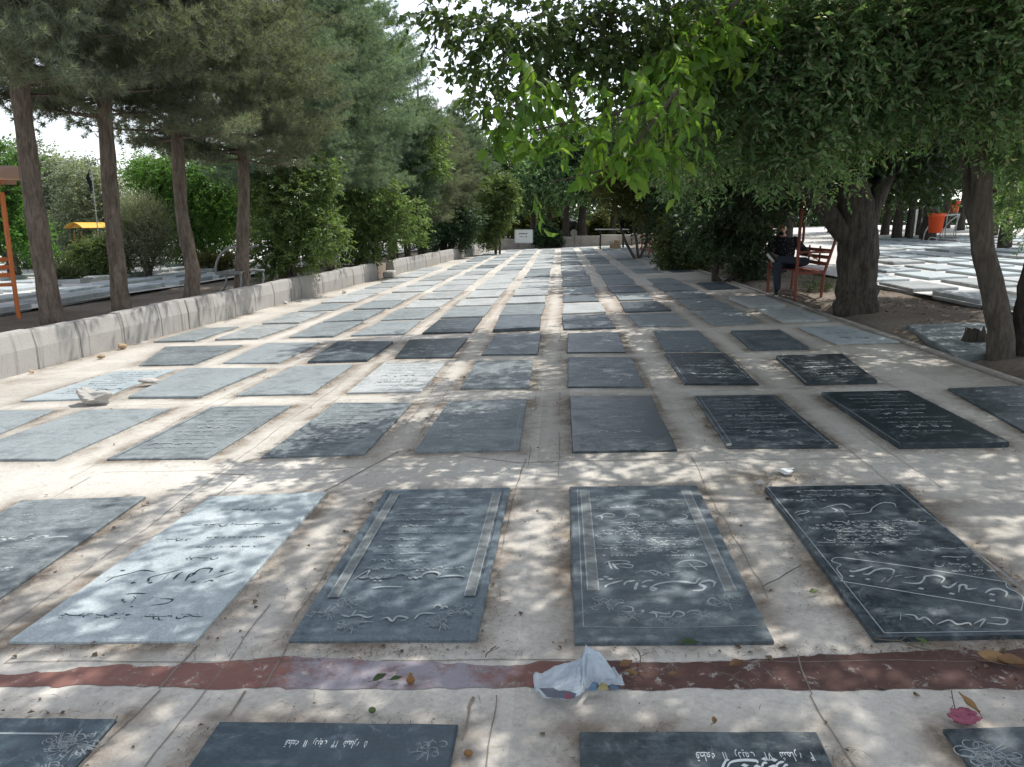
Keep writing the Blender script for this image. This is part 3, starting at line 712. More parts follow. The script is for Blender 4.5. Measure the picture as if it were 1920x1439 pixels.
def mk_stone(r, cn, q, h):
    R_ = np.random.default_rng(1000+r*17+sum(map(ord, cn)))
    c = q.mean(0); loc = (c[0], c[1], SL*c[0])
    mk = MATS.get((r, cn)) or (('slate_mid' if cn[0] == 'L' else 'slate_dark') if r < 5 else (R_.choice(['slate_mid', 'slate_pale', 'slate_dark'], p=[.55, .1, .35]) if cn[0] == 'R' and r < 12 else R_.choice(['slate_mid', 'slate_pale'], p=[.6, .4] if r < 8 else [.22, .78])))  # stones under the trees get darker slate, shade put into their colour
    o = link('gravestone', slab_mesh(q-c, h, R_, min(.006, h*.5), .03 if (r, cn) in ((3, 'L2'), (2, 'L3'), (2, 'L2'), (1, 'L1')) else 0), None, loc)
    if r > 4: o.rotation_euler = (R_.uniform(-.008, .008), R_.uniform(-.012, .012), R_.uniform(-.012, .012))
    o.data.materials.append(M[mk])
    lab = LAB.get((r, cn))
    if not lab:
        tone = {'slate_mid': 'grey slate', 'slate_dark': 'shade-toned dark slate', 'slate_pale': 'pale dusty', 'slate_blue': 'blue slate', 'marble': 'white marble'}[mk]
        lab = '%s gravestone in the %s row back, %s' % (tone, ORD[r], CNAME[cn])
    tag(o, lab, 'gravestone', 'gravestones set in rows in the pavement')
    # engraving
    zf = lambda x, y: SL*x+h+.0009
    ql = q-c; TL, TR, BR, BL = ql
    def uv(u, v): return (TL*(1-u)+TR*u)*(1-v)+(BL*(1-u)+BR*u)*v
    def px(ox, oy, sc): return lambda x, y: G(ox+x/sc, oy+y/sc, h)[:2]-c
    dark = mk == 'marble'; inkm = M['inkd'] if dark else (M['inkw'] if r < 2 or (r < 4 and cn in ('L1', 'R1', 'R2', 'R3', 'R4')) else M['inkf'])
    W = abs(TR[0]-TL[0]); Lg = abs(TL[1]-BL[1])
    f2 = lambda x, y: uv(x/W, y/Lg)
    ink = Ink(zf); faint = Ink(zf); deco = Ink(zf)
    def flower(fm, cx, cy, s, n=9):
        for _ in range(n):
            a = R_.uniform(0, 6.28); rr = s*R_.uniform(.1, 1); x, y = cx+rr*math.cos(a), cy+rr*math.sin(a)*.8; k = s*R_.uniform(.16, .34)
            th = np.linspace(0, R_.uniform(4, 6.5), 8)+R_.uniform(0, 6); deco.ribbon([fm(x+k*math.cos(t_)*(1-.05*i), y+k*math.sin(t_)*(1-.05*i)) for i, t_ in enumerate(th)], s*.055)
        for _ in range(n//2):
            a = R_.uniform(0, 6.28); deco.ribbon([fm(cx+s*.2*math.cos(a), cy+s*.2*math.sin(a)), fm(cx+s*.6*math.cos(a+.4), cy+s*.6*math.sin(a+.4)), fm(cx+s*math.cos(a+.5), cy+s*math.sin(a+.5))], s*.06)
    def band(u0, u1, v0, v1, n):
        bnd = Ink(lambda x, y: SL*x+h+.0007)
        bnd.quad([uv(u0, v0), uv(u0, v1), uv(u1, v1), uv(u1, v0)])
        ob = bnd.build('carved_band', M['band'], o)
        for k in range(n):
            v = v0+(v1-v0)*(k+.5)/n; dv = .3/n
            R2.ribbon([uv(u0+.008, v-dv*.6), uv(u0+(u1-u0)*.6, v+dv*.2), uv(u1-.008, v+dv*.9)], .007)
        for u in (u0, u1): deco.ribbon([uv(u, v0), uv(u, v1)], .006, False)
    R2 = Ink(lambda x, y: SL*x+h+.0013)
    if (r, cn) == (1, 'R1'):
        band(.085, .150, .055, .765, 26); band(.862, .925, .055, .775, 26)
        fm = px(1060, 890, 4.36)
        for P in ([(325, 925), (340, 905), (400, 885), (470, 868)], [(480, 905), (500, 880), (570, 868)], [(625, 890), (660, 872), (725, 865)],
                  [(690, 940), (720, 950), (740, 935), (700, 925), (760, 895), (860, 878), (960, 878), (1060, 888), (1085, 860), (1110, 845)],
                  [(1040, 950), (1120, 945), (1140, 920), (1100, 900), (1120, 880), (1180, 868), (1220, 885), (1210, 920)], [(570, 945), (575, 920), (590, 885)]):
            ink.ribbon([fm(*p) for p in P], .018)
        for p in ((330, 838), (365, 855), (295, 857), (645, 917)): ink.dot(fm(*p), .011)
        for P in ([(310, 740), (340, 715), (420, 705), (500, 708), (520, 725), (430, 735), (320, 752)], [(355, 715), (365, 745), (380, 775)], [(385, 725), (410, 760), (440, 780)], [(420, 730), (500, 735), (550, 745), (530, 765), (440, 755)],
                  [(910, 740), (960, 710), (1060, 702), (1140, 725), (1150, 750), (1080, 755), (920, 750)], [(1010, 728), (1045, 755), (1080, 785)],
                  [(570, 805), (640, 790), (700, 800), (740, 825), (760, 790)], [(780, 830), (830, 812), (850, 835)], [(830, 800), (900, 795), (940, 788)], [(640, 812), (700, 785), (760, 800), (800, 820)],
                  [(330, 1055), (355, 1035), (380, 1018)], [(330, 1055), (355, 1070)], [(400, 1080), (440, 1050), (490, 1055)], [(405, 1025), (440, 1048)], [(460, 1122), (540, 1125), (550, 1090), (480, 1075)], [(555, 1100), (575, 1150)],
                  [(620, 1118), (630, 1110), (640, 1120), (630, 1128), (620, 1118)], [(680, 1130), (740, 1140), (745, 1175)], [(700, 1118), (760, 1130), (840, 1140), (850, 1120)], [(760, 1160), (860, 1165), (900, 1120), (960, 1130), (965, 1155), (900, 1165)],
                  [(990, 1132), (1040, 1112), (1100, 1120)], [(1240, 1030), (1200, 1010), (1165, 1035), (1180, 1060), (1240, 1070)], [(270, 345), (330, 320), (400, 330), (380, 350), (320, 345)], [(240, 357), (270, 338), (300, 347), (295, 370)],
                  [(360, 382), (440, 368), (490, 355), (500, 335), (560, 325), (600, 335), (590, 350), (520, 350)], [(950, 322), (995, 338), (985, 360), (930, 372)]):
            ink.ribbon([fm(*p) for p in P], .0095)
        for yy, a, b_ in ((393, 370, 900), (412, 440, 1010), (432, 430, 1060), (460, 300, 700), (490, 240, 930), (520, 520, 1080), (547, 420, 1110), (578, 300, 1100), (605, 230, 960), (630, 560, 980), (265, 230, 760), (240, 640, 960), (210, 600, 1010), (180, 250, 700)):
            p0, p1 = fm(a, yy), fm(b_, yy); script_line(ink, lambda x, y: np.array([x, y]), p0[0], p1[0], p0[1], .026, R_, .0058)
        for yy, a, b_ in ((668, 270, 590), (668, 800, 1150)):
            p0, p1 = fm(a, yy), fm(b_, yy); script_line(ink, lambda x, y: np.array([x, y]), p0[0], p1[0], p0[1], .024, R_, .006, digits=True)
        for u, v in ((.17, .83), (.84, .83), (.30, .89), (.70, .89), (.5, .91)): flower(f2, u*W, v*Lg, .07 if v < .88 else .05, 12)
        deco.ribbon([uv(.06, .02), uv(.055, .5), uv(.05, .94)], .004, False); deco.ribbon([uv(.05, .94), uv(.5, .945), uv(.95, .94)], .004, False)
    elif (r, cn) == (1, 'R2'):
        fm = px(1420, 890, 3.84)
        for P in ([(70, 90), (490, 610), (915, 1143)], [(915, 1143), (1420, 1135), (1920, 1128), (2150, 1124)], [(70, 90), (520, 80), (970, 72)], [(970, 72), (1440, 450), (1920, 830), (2180, 1020)]):
            deco.ribbon([fm(*p) for p in P], .006, False)
        for P in ([(620, 600), (1150, 672), (1790, 775)], [(620, 600), (560, 600), (537, 625), (600, 650), (572, 680), (612, 740), (600, 768)], [(600, 768), (1250, 875), (1900, 980)], [(1790, 775), (1800, 815), (1870, 850), (1915, 890), (1900, 980)]):
            ink.ribbon([fm(*p) for p in P], .007, False)
        for P in ([(665, 690), (690, 700), (760, 685), (830, 662)], [(755, 718), (800, 718), (850, 690), (920, 678), (980, 690), (975, 725)], [(890, 775), (925, 745)], [(935, 770), (975, 735)], [(990, 735), (1040, 725)],
                  [(1050, 780), (1160, 785), (1200, 755), (1210, 735), (1290, 728), (1345, 750), (1320, 785)], [(1060, 745), (1140, 735)], [(1330, 800), (1380, 815), (1440, 775)], [(1450, 850), (1460, 800), (1500, 800), (1510, 825), (1580, 820)], [(1640, 855), (1680, 830), (1740, 825), (1795, 850), (1785, 885)]):
            ink.ribbon([fm(*p) for p in P], .016)
        for p in ((680, 733), (795, 755), (1180, 823), (1690, 865), (1690, 908), (1400, 860)): ink.dot(fm(*p), .010)
        for P in ([(1030, 1050), (1032, 1000)], [(1060, 1010), (1130, 1015), (1160, 1045), (1210, 1030), (1270, 1080)], [(1290, 1080), (1380, 1050), (1440, 1080), (1520, 1070), (1540, 1090)], [(1560, 1075), (1640, 1040), (1600, 1100)], [(1650, 1070), (1780, 1080), (1790, 1040), (1680, 1030)],
                  [(265, 285), (300, 265), (370, 265), (340, 280), (280, 290)], [(440, 255), (540, 225), (620, 215), (680, 245)], [(530, 240), (575, 260), (550, 270)], [(600, 250), (645, 305)], [(650, 290), (800, 275), (830, 240), (900, 205), (980, 210), (1000, 240)]):
            ink.ribbon([fm(*p) for p in P], .0115)
        for yy, a, b_ in ((315, 300, 420), (340, 510, 1180), (365, 420, 1060), (388, 370, 1080), (412, 560, 1150), (437, 570, 1190), (465, 480, 1050), (492, 430, 900), (535, 1140, 1470), (120, 280, 900), (150, 300, 900), (185, 180, 480), (560, 700, 1000), (595, 1330, 1560), (650, 1270, 1610), (700, 1400, 1700)):
            p0, p1 = fm(a, yy), fm(b_, yy); script_line(ink, lambda x, y: np.array([x, y]), p0[0], p1[0], p0[1], .028, R_, .0062)
    elif (r, cn) == (1, 'L2'):
        fm = px(0, 890, 3.0)
        for P in ([(590, 607), (640, 580), (720, 560), (800, 540), (870, 548)], [(600, 580), (660, 575)], [(835, 605), (845, 580), (940, 555), (1015, 535)], [(915, 592), (950, 560)], [(975, 592), (1000, 565), (1030, 548)], [(1040, 602), (1070, 560), (1095, 560), (1060, 580)],
                  [(1080, 565), (1130, 532), (1190, 530), (1175, 555)], [(1140, 612), (1180, 597), (1200, 602)], [(1210, 582), (1270, 562), (1325, 545)]):
            ink.ribbon([fm(*p) for p in P], .013)
        for p in ((690, 541), (845, 610), (1088, 606), (1250, 545), (748, 610)): ink.dot(fm(*p), .010)
        for P in ([(705, 674), (760, 670), (825, 672)], [(738, 726), (775, 680)], [(750, 684), (765, 700)], [(850, 737), (940, 725), (970, 703), (900, 700)], [(860, 690), (830, 712)]): ink.ribbon([fm(*p) for p in P], .010)
        for p in ((690, 705), (700, 718), (740, 745), (690, 712)): ink.dot(fm(*p), .006)
        for yy, a, b_, d in ((792, 340, 740, 0), (800, 800, 1100, 0), (358, 1160, 1480, 1), (412, 1100, 1430, 1), (200, 1240, 1560, 0), (285, 1080, 1560, 0), (470, 1050, 1190, 0), (365, 930, 1060, 0)):
            p0, p1 = fm(a, yy), fm(b_, yy); script_line(ink, lambda x, y: np.array([x, y]), p0[0], p1[0], p0[1], .026, R_, .006, digits=bool(d))
    elif (r, cn) == (1, 'L1'):
        band(.075, .135, .05, .80, 24); band(.875, .935, .05, .80, 24)
        for k, v in enumerate((.09, .14, .19, .24, .29, .34, .39, .44, .49, .54, .59, .64)):
            script_line(faint, f2, W*.2, W*R_.uniform(.5, .82), v*Lg, .022, R_, .0055)
        script_line(faint, f2, W*.2, W*.75, .69*Lg, .06, R_, .012)
        fm = px(520, 890, 4.174)
        for P in ([(800, 1140), (860, 1120), (900, 1150), (940, 1110), (1020, 1125), (960, 1150)], [(1070, 1135), (1110, 1095), (1160, 1085), (1240, 1090)], [(1220, 1050), (1250, 1020), (1290, 1040), (1260, 1060)], [(1290, 1055), (1310, 1030), (1335, 1045)], [(500, 1100), (570, 1110), (620, 1060)], [(560, 1110), (640, 1100), (700, 1120), (760, 1105)], [(640, 1070), (700, 1080)], [(680, 1150), (760, 1155)], [(740, 890), (840, 878), (980, 880)], [(600, 820), (660, 780), (720, 750), (700, 790)]):
            ink.ribbon([fm(*p) for p in P], .010)
        for u, v in ((.12, .88), (.30, .94), (.88, .87), (.78, .93), (.2, .83)): flower(f2, u*W, v*Lg, .065, 11)
    elif r == 0 and cn in ('L1', 'R1'):
        qat, rad, sho = '\uFEEA\uFECC\uFEC4\uFED7', '\uFED2\uFBFE\uFEA9\uFEAD', '\uFEE9\uFEAD\uFE8E\uFEE4\uFEB7'
        if cn == 'L1':
            farsi(ink, [qat, '\u06F1\u06F1', rad, '\u06F2\u06F4', sho, '\u06F5'], f2, .33*W, .66*W, .055*Lg, .045)
            flower(f2, .90*W, .075*Lg, .05, 8); flower(f2, .06*W, .20*Lg, .07, 10)
            for v in (.25, .33): script_line(faint, f2, .2*W, .8*W, v*Lg, .03, R_, .007)
        else:
            farsi(ink, [qat, '\u06F1\u06F1', rad, '\u06F7\u06F4', sho, '\u06F4'], f2, .47*W, .94*W, .06*Lg, .052)
            fm = px(1360, 1360, 6.857)
            for P in ([(-60, 600), (0, 470), (50, 445)], [(20, 560), (60, 490), (140, 462), (260, 452), (390, 462), (420, 495)], [(470, 540), (490, 495), (540, 485)], [(640, 540), (690, 490), (755, 470)], [(740, 560), (770, 520), (805, 510)], [(540, 560), (620, 530), (680, 560)]):
                ink.ribbon([fm(*p) for p in P], .012)
            for p in ((250, 522), (625, 450), (510, 440), (410, 535)): ink.dot(fm(*p), .008)
            for v in (.24, .36): script_line(ink, f2, .2*W, .85*W, v*Lg, .06, R_, .012)
    elif r == 0:
        flower(f2, (.88 if cn == 'L2' else .1)*W, .08*Lg, .075, 24); flower(f2, (.90 if cn == 'L2' else .24)*W, .16*Lg, .06, 16); flower(f2, (.78 if cn == 'L2' else .35)*W, .07*Lg, .05, 12)
        if cn == 'L2': deco.ribbon([uv(.04, .05), uv(.5, .05), uv(.72, .05)], .010, False)
    elif r <= 4 or (r == 5 and cn[0] == 'R'):
        nl = int(R_.integers(8, 12)); v = .10
        sc_ = 1.0 if r < 3 else 1.2
        for k in range(nl):
            big = k in (nl//2, nl-2); sz = (.055 if big else .026)*sc_
            u0 = R_.uniform(.12, .3); u1 = R_.uniform(.65, .88)
            script_line(ink if big or r > 1 else faint, f2, u0*W, u1*W, v*Lg, sz, R_, sz*.24, digits=(k == nl-3))
            v += .80/nl
        if R_.random() < .5:
            for a, b_ in (((.05, .03), (.95, .03)), ((.95, .03), (.95, .97)), ((.95, .97), (.05, .97)), ((.05, .97), (.05, .03))): deco.ribbon([uv(*a), uv(*b_)], .006, False)
        if R_.random() < .5: flower(f2, .15*W, .9*Lg, .06, 6); flower(f2, .85*W, .9*Lg, .06, 6)
    elif r <= 9:
        for k in range(4):
            script_line(faint, f2, R_.uniform(.15, .3)*W, R_.uniform(.6, .85)*W, (.2+.18*k)*Lg, .06, R_, .014)
    R2.build('band_rung', M['joint'], o)
    ink.build('inscription', M['inkb'] if (r, cn) in ((0, 'R1'), (0, 'L1')) else inkm, o)
    faint.build('faint_inscription', M['inkd'] if dark else M['inkf'], o)
    deco.build('carved_ornament', M['inkd'] if dark else M['inkf'], o)
    return o
for s in SLABS: mk_stone(*s)

# stones in the side fields: one shared mesh, own objects
def plain_slab(w_, l_, h, seed):
    R_ = np.random.default_rng(seed); q = np.array([(-w_/2, l_/2), (w_/2, l_/2), (w_/2, -l_/2), (-w_/2, -l_/2)])
    me = slab_mesh(q, h, R_, .01); return me
SIDE = {'pale': plain_slab(.72, 1.5, .05, 1), 'dull': plain_slab(.72, 1.5, .06, 2)}
SIDE['pale'].materials.append(M['marble']); SIDE['dull'].materials.append(M['slate_pale'])
def side_field(spots, zf, grp, where):
    for k, (x, y, rr, cc, kind) in enumerate(spots):
        o = link('gravestone', SIDE[kind], None, (x, y, zf(x, y)+random.uniform(-.02, .02)))
        o.rotation_euler = (0, 0, random.uniform(-.03, .03))
        tag(o, '%s gravestone in the %s, %s row back, %s from its near side' % ({'pale': 'pale', 'dull': 'dull grey'}[kind], where, ORD[rr].replace('front', 'first'), ORD[cc].replace('front', 'first')), 'gravestone', grp)
sp = []
for rr in range(9):
    for cc in range(5):
        x, y = -8.3-cc*1.05, 8.6+rr*1.95
        if x < -.72*y-2.2 or x > -.52*y+3.4-2: continue
        sp.append((x+random.uniform(-.08, .08), y+random.uniform(-.1, .1), rr, cc, 'pale' if random.random() < .6 else 'dull'))
side_field(sp, lambda x, y: LZ+.05, 'gravestones in the left field', 'left field')
sp = []
for rr in range(14):
    for cc in range(11):
        x, y = 6.35+cc*1.02, 8.2+rr*1.95
        if x > .585*y+.9 or x < .36*y+.4: continue
        sp.append((x+random.uniform(-.08, .08), y+random.uniform(-.1, .1), rr, cc, 'pale' if y > 15 and random.random() < .75 else 'dull'))
side_field(sp, lambda x, y: float(gz(x, y))+.06, 'gravestones in the right field', 'right field')
p = [G(1590, 628, .05)[:2]+(.35, 0)]
q = np.array([G(1700, 606, .05)[:2], G(1840, 602, .05)[:2], G(1960, 655, .05)[:2], G(1790, 662, .05)[:2]]); c = q.mean(0)
o = link('gravestone', slab_mesh(q-c, .05, rng, .008), None, (c[0], c[1], float(gz(c[0], c[1]))-.02)); o.data.materials.append(M['slate_mid'])
tag(o, 'grey gravestone outside the kerb between the big trunk and the leaning trunk', 'gravestone', 'gravestones in the right field')

# ================================================================== TREES AND SHRUBS
def tpl(kind):
    if kind == 'quad':
        return np.array([(0, 0, 0), (.42, .5, .10), (1, 0, -.12), (.42, -.5, .10)]), [[(0, 3, 2, 1)]]
    if kind == 'needle':
        return np.array([(0, .5, 0), (0, -.5, 0), (1, 0, 0)]), [[(0, 1, 2)]]
    if kind == 'big':                        # pointed heart, folded and drooping
        v = [(0, 0, 0), (.33, 0, -.03), (.68, 0, -.12), (1.0, 0, -.32), (-.04, .26, .05), (.30, .5, .09), (.68, .30, -.02), (-.04, -.26, .05), (.30, -.5, .09), (.68, -.30, -.02)]
        return np.array(v), [[(0, 1, 5, 4), (1, 2, 6, 5), (0, 7, 8, 1), (1, 8, 9, 2)], [(2, 3, 6), (2, 9, 3)]]
def leaf_mesh(name, pos, d, nrm, L, W, kind, mat):
    d = d/np.linalg.norm(d, axis=1, keepdims=True)
    s = np.cross(nrm, d); s /= np.linalg.norm(s, axis=1, keepdims=True)+1e-9; n = np.cross(d, s)
    T, F = tpl(kind); k = len(T); N = len(pos)
    v = pos[:, None, :]+d[:, None, :]*(T[None, :, 0, None]*L[:, None, None])+s[:, None, :]*(T[None, :, 1, None]*W[:, None, None])+n[:, None, :]*(T[None, :, 2, None]*L[:, None, None])
    fs = []
    for grp in F:
        g = np.array(grp); fs.append((np.arange(N)[:, None, None]*k+g[None]).reshape(-1, g.shape[1]))
    return npmesh(name, v.reshape(-1, 3), fs, mat)
def unit(v): return v/(np.linalg.norm(v, axis=-1, keepdims=True)+1e-9)
def crown(name, blobs, ntw, per, tl, L, wr, kind, mat, droop=.25, seed=1, shell=.45, parent=None, org=(0, 0, 0), spread=.8, up=.8):
    """blobs: (x,y,z,r[,weight[,flatten]]); leafy twigs filling them, denser to the outside"""
    R_ = np.random.default_rng(seed); B = np.array([(b[0], b[1], b[2], b[3], b[4] if len(b) > 4 else 1, b[5] if len(b) > 5 else .8) for b in blobs], float)
    w = B[:, 3]**2*B[:, 4]; bi = R_.choice(len(B), ntw, p=w/w.sum()); b = B[bi]
    dr = unit(R_.normal(size=(ntw, 3))); rad = R_.random(ntw)**shell
    lump = 1+.22*np.sin(dr[:, 0]*5+b[:, 0]*3)*np.cos(dr[:, 1]*6+b[:, 2]*2)
    off = dr*(rad*b[:, 3]*lump)[:, None]; off[:, 2] *= b[:, 5]
    start = b[:, :3]+off*.85
    td = unit(dr*.8+R_.normal(size=(ntw, 3))*.55+np.array([0, 0, -droop]))
    TLn = tl*R_.uniform(.6, 1.3, ntw)
    u = (np.arange(per)+.5)/per
    P = start[:, None, :]+td[:, None, :]*(u[None, :, None]*TLn[:, None, None]); P[:, :, 2] -= droop*(u**2)[None, :]*TLn[:, None]*.5
    side = unit(np.cross(td, np.array([0, 0, 1.0])+R_.normal(size=(ntw, 3))*.3)); sg = np.where(np.arange(per) % 2 == 0, 1, -1)
    d = td[:, None, :]*.55+side[:, None, :]*sg[None, :, None]*spread+R_.normal(size=P.shape)*.35; d[:, :, 2] -= droop*.9
    n = R_.normal(size=P.shape)*.75+np.array([0, 0, up])
    N = ntw*per; ll = L*R_.uniform(.6, 1.3, N)
    me = leaf_mesh(name, P.reshape(-1, 3)-np.array(org), d.reshape(-1, 3), n.reshape(-1, 3), ll, ll*wr*R_.uniform(.8, 1.2, N), kind, mat)
    # bare twigs carrying them
    k = np.arange(ntw); a = start; e = start+td*TLn[:, None]; e = e.copy(); e[:, 2] -= droop*.5*TLn
    r0 = .004*(L/.06)**.5; sd = side*r0; upv = unit(np.cross(side, td))*r0
    vs = np.stack([a+sd, a-sd, a+upv*1.4, e], 1).reshape(-1, 3)-np.array(org)
    f = np.concatenate([np.stack([k*4, k*4+1, k*4+3], 1), np.stack([k*4+1, k*4+2, k*4+3], 1), np.stack([k*4+2, k*4, k*4+3], 1)])
    return me, npmesh(name+'_twigs', vs, f, M['twig'])
def bend(p0, p1, n=6, sag=0.0, wob=.05):
    p0, p1 = Vector(p0), Vector(p1); L = (p1-p0).length; out = []
    for i in range(n+1):
        u = i/n; q = p0.lerp(p1, u); q.z += sag*4*u*(1-u)
        if 0 < i < n: q += Vector((random.uniform(-1, 1), random.uniform(-1, 1), random.uniform(-.5, .5)))*wob*L*.2
        out.append(q)
    return out
def trunk_mesh(name, paths, mat, org, n=12, jit=.06):
    b = MB(); org = Vector(org)
    for pts, rad in paths:
        pts = [Vector(p) for p in pts]; P = []; Rr = []
        for i in range(len(pts)-1):           # subdivide for an uneven outline
            for u in (0, .25, .5, .75): P.append(pts[i].lerp(pts[i+1], u)); Rr.append((rad[i]*(1-u)+rad[i+1]*u)*random.uniform(.94, 1.06))
        P.append(pts[-1]); Rr.append(rad[-1])
        b.tube([p-org for p in P], Rr, n, True, 1, jit)
    return b.mesh(name, mat, True)
TREES = 0
def tree(name, label, cat, base, paths, bark, crown_me, twig_me=None, group=None, rz=0, sc=1, n=12, jit=.06):
    root = tag(empty(name, base), label, cat, group)
    link('trunk', trunk_mesh('trunk', paths, bark, base, n, jit), root)
    cr = link('crown', crown_me, root); cr.rotation_euler = (0, 0, rz); cr.scale = (sc,)*3 if not hasattr(sc, '__len__') else sc
    if twig_me is not None:
        tw = link('twigs', twig_me, cr)
    return root
def W3(p): return tuple(float(k) for k in p)

# ---- pines of the left row
def pine_crown(seed, zb=2.35, zt=7.6, Rm=2.1, mat='needle'):
    R_ = np.random.default_rng(seed); T = []; D = []; bm = MB(); z = zb
    while z < zt:
        u = (z-zb)/(zt-zb); prof = (.78+.5*u if u < .3 else .93*(1-(u-.3)/.7)**.75+.12)
        for _ in range(5):
            az = R_.uniform(0, 2*PI); Lb = Rm*prof*R_.uniform(.72, 1.12); rise = R_.uniform(-.22, .12)+.45*u
            d0 = np.array([math.cos(az), math.sin(az), rise]); p = np.array([0, 0, z+R_.uniform(-.1, .1)])
            pts = [p+d0*Lb*s+np.array([0, 0, .16*Lb*s*s]) for s in np.linspace(0, 1, 5)]
            bm.tube(pts, np.linspace(.022*(1-u*.5), .006, 5), 4, False)
            ns = int(6+Lb*7)
            for k in range(ns):
                s = .22+.78*(k+R_.random())/ns; q = p+d0*Lb*s+np.array([0, 0, .16*Lb*s*s])
                a2 = az+R_.choice([-1, 1])*R_.uniform(.25, 1.2); ls = (.18+.55*(1-s))*R_.uniform(.6, 1.2)*min(Lb, 1.4)
                sd = np.array([math.cos(a2), math.sin(a2), R_.uniform(-.25, .45)])
                m_ = max(2, int(ls/.075))
                for j in range(m_):
                    T.append(q+sd*ls*(j+.6)/m_+R_.normal(size=3)*.03); D.append(unit(sd+np.array([0, 0, .35])+R_.normal(size=3)*.3))
        z += .18
    T = np.array(T); D = np.array(D); k = 26; N = len(T)
    d = D[:, None, :]*.75+R_.normal(size=(N, k, 3))*.62; P = T[:, None, :]+unit(d)*.01
    ll = R_.uniform(.085, .15, N*k)
    me = leaf_mesh('crown', np.repeat(T, k, 0), d.reshape(-1, 3), R_.normal(size=(N*k, 3)), ll, np.full(N*k, .0078), 'needle', M[mat])
    return me, bm.mesh('branches', M['bark_pine'])
PINE = [pine_crown(3, mat='needle'), pine_crown(4, 2.2, 7.9, 2.0, 'needle_blue'), pine_crown(5, 2.5, 7.3, 2.2, 'needle')]
zl = LZ+.02
pines = [((100, 612), [(85, 520), (62, 370), (40, 190), (28, 60)], .128, 0, 'leftmost tall pine with brown cracked trunk leaning left behind the wall'),
         ((228, 590), [(222, 520), (210, 400), (200, 260), (196, 100)], .115, 0, 'second tall pine from the left, straight trunk behind the wall'),
         ((357, 567), [(362, 510), (340, 400), (334, 290), (330, 150)], .118, 2, 'third pine from the left with trunk kinked near its foot'),
         ((452, 547), [(455, 470), (458, 380), (456, 300), (452, 150)], .122, 2, 'fourth pine from the left beside the curved metal bench')]
for k, (bp, ups, r0, v, lab) in enumerate(pines):
    base = GZ(*bp, zl-.03); Y = base[1]
    P = [base+np.array([0, 0, -.1])]+[V(x, y, Y+.05*i) for i, (x, y) in enumerate(ups)]
    P[-1][2] = max(P[-1][2], 5.0); topx = P[-1]+(P[-1]-P[-2])*.3; topx[2] = 7.3; P.append(topx)
    rr = [r0*1.25, r0*1.02, r0*.92, r0*.85, r0*.62, .03]
    root = tree('pine_tree', lab, 'tree', W3(base), [(P, rr)], M['bark_pine'], PINE[v][0], None, 'pines in a row behind the left wall', rz=k*1.9)
    cr = root.children[1] if root.children[1].name.startswith('crown') else root.children[0]
    cr.location = (P[3][0]-base[0], P[3][1]-base[1], (.62, .5, .2, 0)[k]); link('branches', PINE[v][1], cr)
more = [(-6.6, 18.4, 1.0, 1, 'fifth pine of the left row, its trunk hidden behind leafy bushes'), (-6.3, 21.0, 1.04, 1, 'bluish green pine rising behind the tall leafy bushes on the left'), (-6.2, 24.0, 1.1, 1, 'tall bluish pine whose top touches the strip of sky'),
        (-5.95, 27.6, 1.05, 1, 'pine with a bluish spire in the middle of the left row'), (-5.6, 31.5, .98, 2, 'brownish pine with low hanging crown in the left row'), (-5.3, 35.5, .92, 0, 'brown tinged pine near the far end of the left row'), (-5.0, 40, .95, 1, 'farthest pine of the left row beside the sign')]
for k, (x, y, s, v, lab) in enumerate(more):
    base = (x, y, zl); r0 = .15
    P = [(x, y, zl-.1), (x+random.uniform(-.1, .1), y, 1.5), (x+random.uniform(-.15, .15), y, 3.2), (x, y, 7*s)]
    root = tree('pine_tree', lab, 'tree', base, [(P, [r0*1.2, r0, r0*.8, .03])], M['bark_pine'], PINE[v][0], None, 'pines in a row behind the left wall', rz=k*2.3+.7, sc=s if k < 4 else (s, s, s*.95))
    cr = [c for c in root.children if c.name.startswith('crown')][0]; link('branches', PINE[v][1], cr)
    if k in (4, 5): cr.location.z = -.9

# ---- leafy bushes between the pines
def clump(name, label, cat, base, blobs_px, Y, ntw, per, L, wr, mat, seed, kind='quad', tl=.3, droop=.2, group=None, bark='bark_grey', nst=3, ext=()):
    bl = [(*V(x, y, Y+dy), r*Y/FPX) for x, y, r, dy in blobs_px]+list(ext)
    bx = float(np.mean([b_[0] for b_ in bl])); base = (bx, float(Y), zl if bx < wallx(Y) else float(gz(bx, Y))); me, tw = crown('crown', bl, ntw, per, tl, L, wr, kind, M[mat], droop, seed, org=base)
    R_ = random.Random(seed); paths = []
    for k in range(nst):
        tgt = bl[k % len(bl)][:3]; p0 = (base[0]+R_.uniform(-.12, .12)*nst*.5, base[1]+R_.uniform(-.12, .12), base[2]-.08)
        paths.append((bend(p0, tgt, 5, 0, .25), [.055, .05, .045, .035, .025, .012]))
    return tree(name, label, cat, base, paths, M[bark], me, tw, group, n=7)
GB = 'leafy bushes between the pines'
clump('leafy_tree', 'leafy ash bush right of the fourth pine, light green top', 'tree', GZ(540, 525, zl), [(505, 350, 60, 0), (560, 380, 75, 0), (590, 330, 55, .3), (520, 440, 65, 0), (600, 440, 65, 0), (555, 470, 55, 0), (500, 480, 45, 0)], 17.5, 1700, 11, .095, .42, 'ash', 21, group=GB)
clump('leafy_tree', 'big rounded bush with yellow green leaves in the middle of the left row', 'tree', GZ(655, 512, zl), [(640, 350, 75, 0), (700, 370, 70, 0), (660, 430, 80, 0), (720, 430, 60, 0), (620, 450, 55, 0), (680, 460, 50, 0), (755, 400, 45, 0)], 23, 2100, 11, .10, .42, 'ash', 22, group=GB)
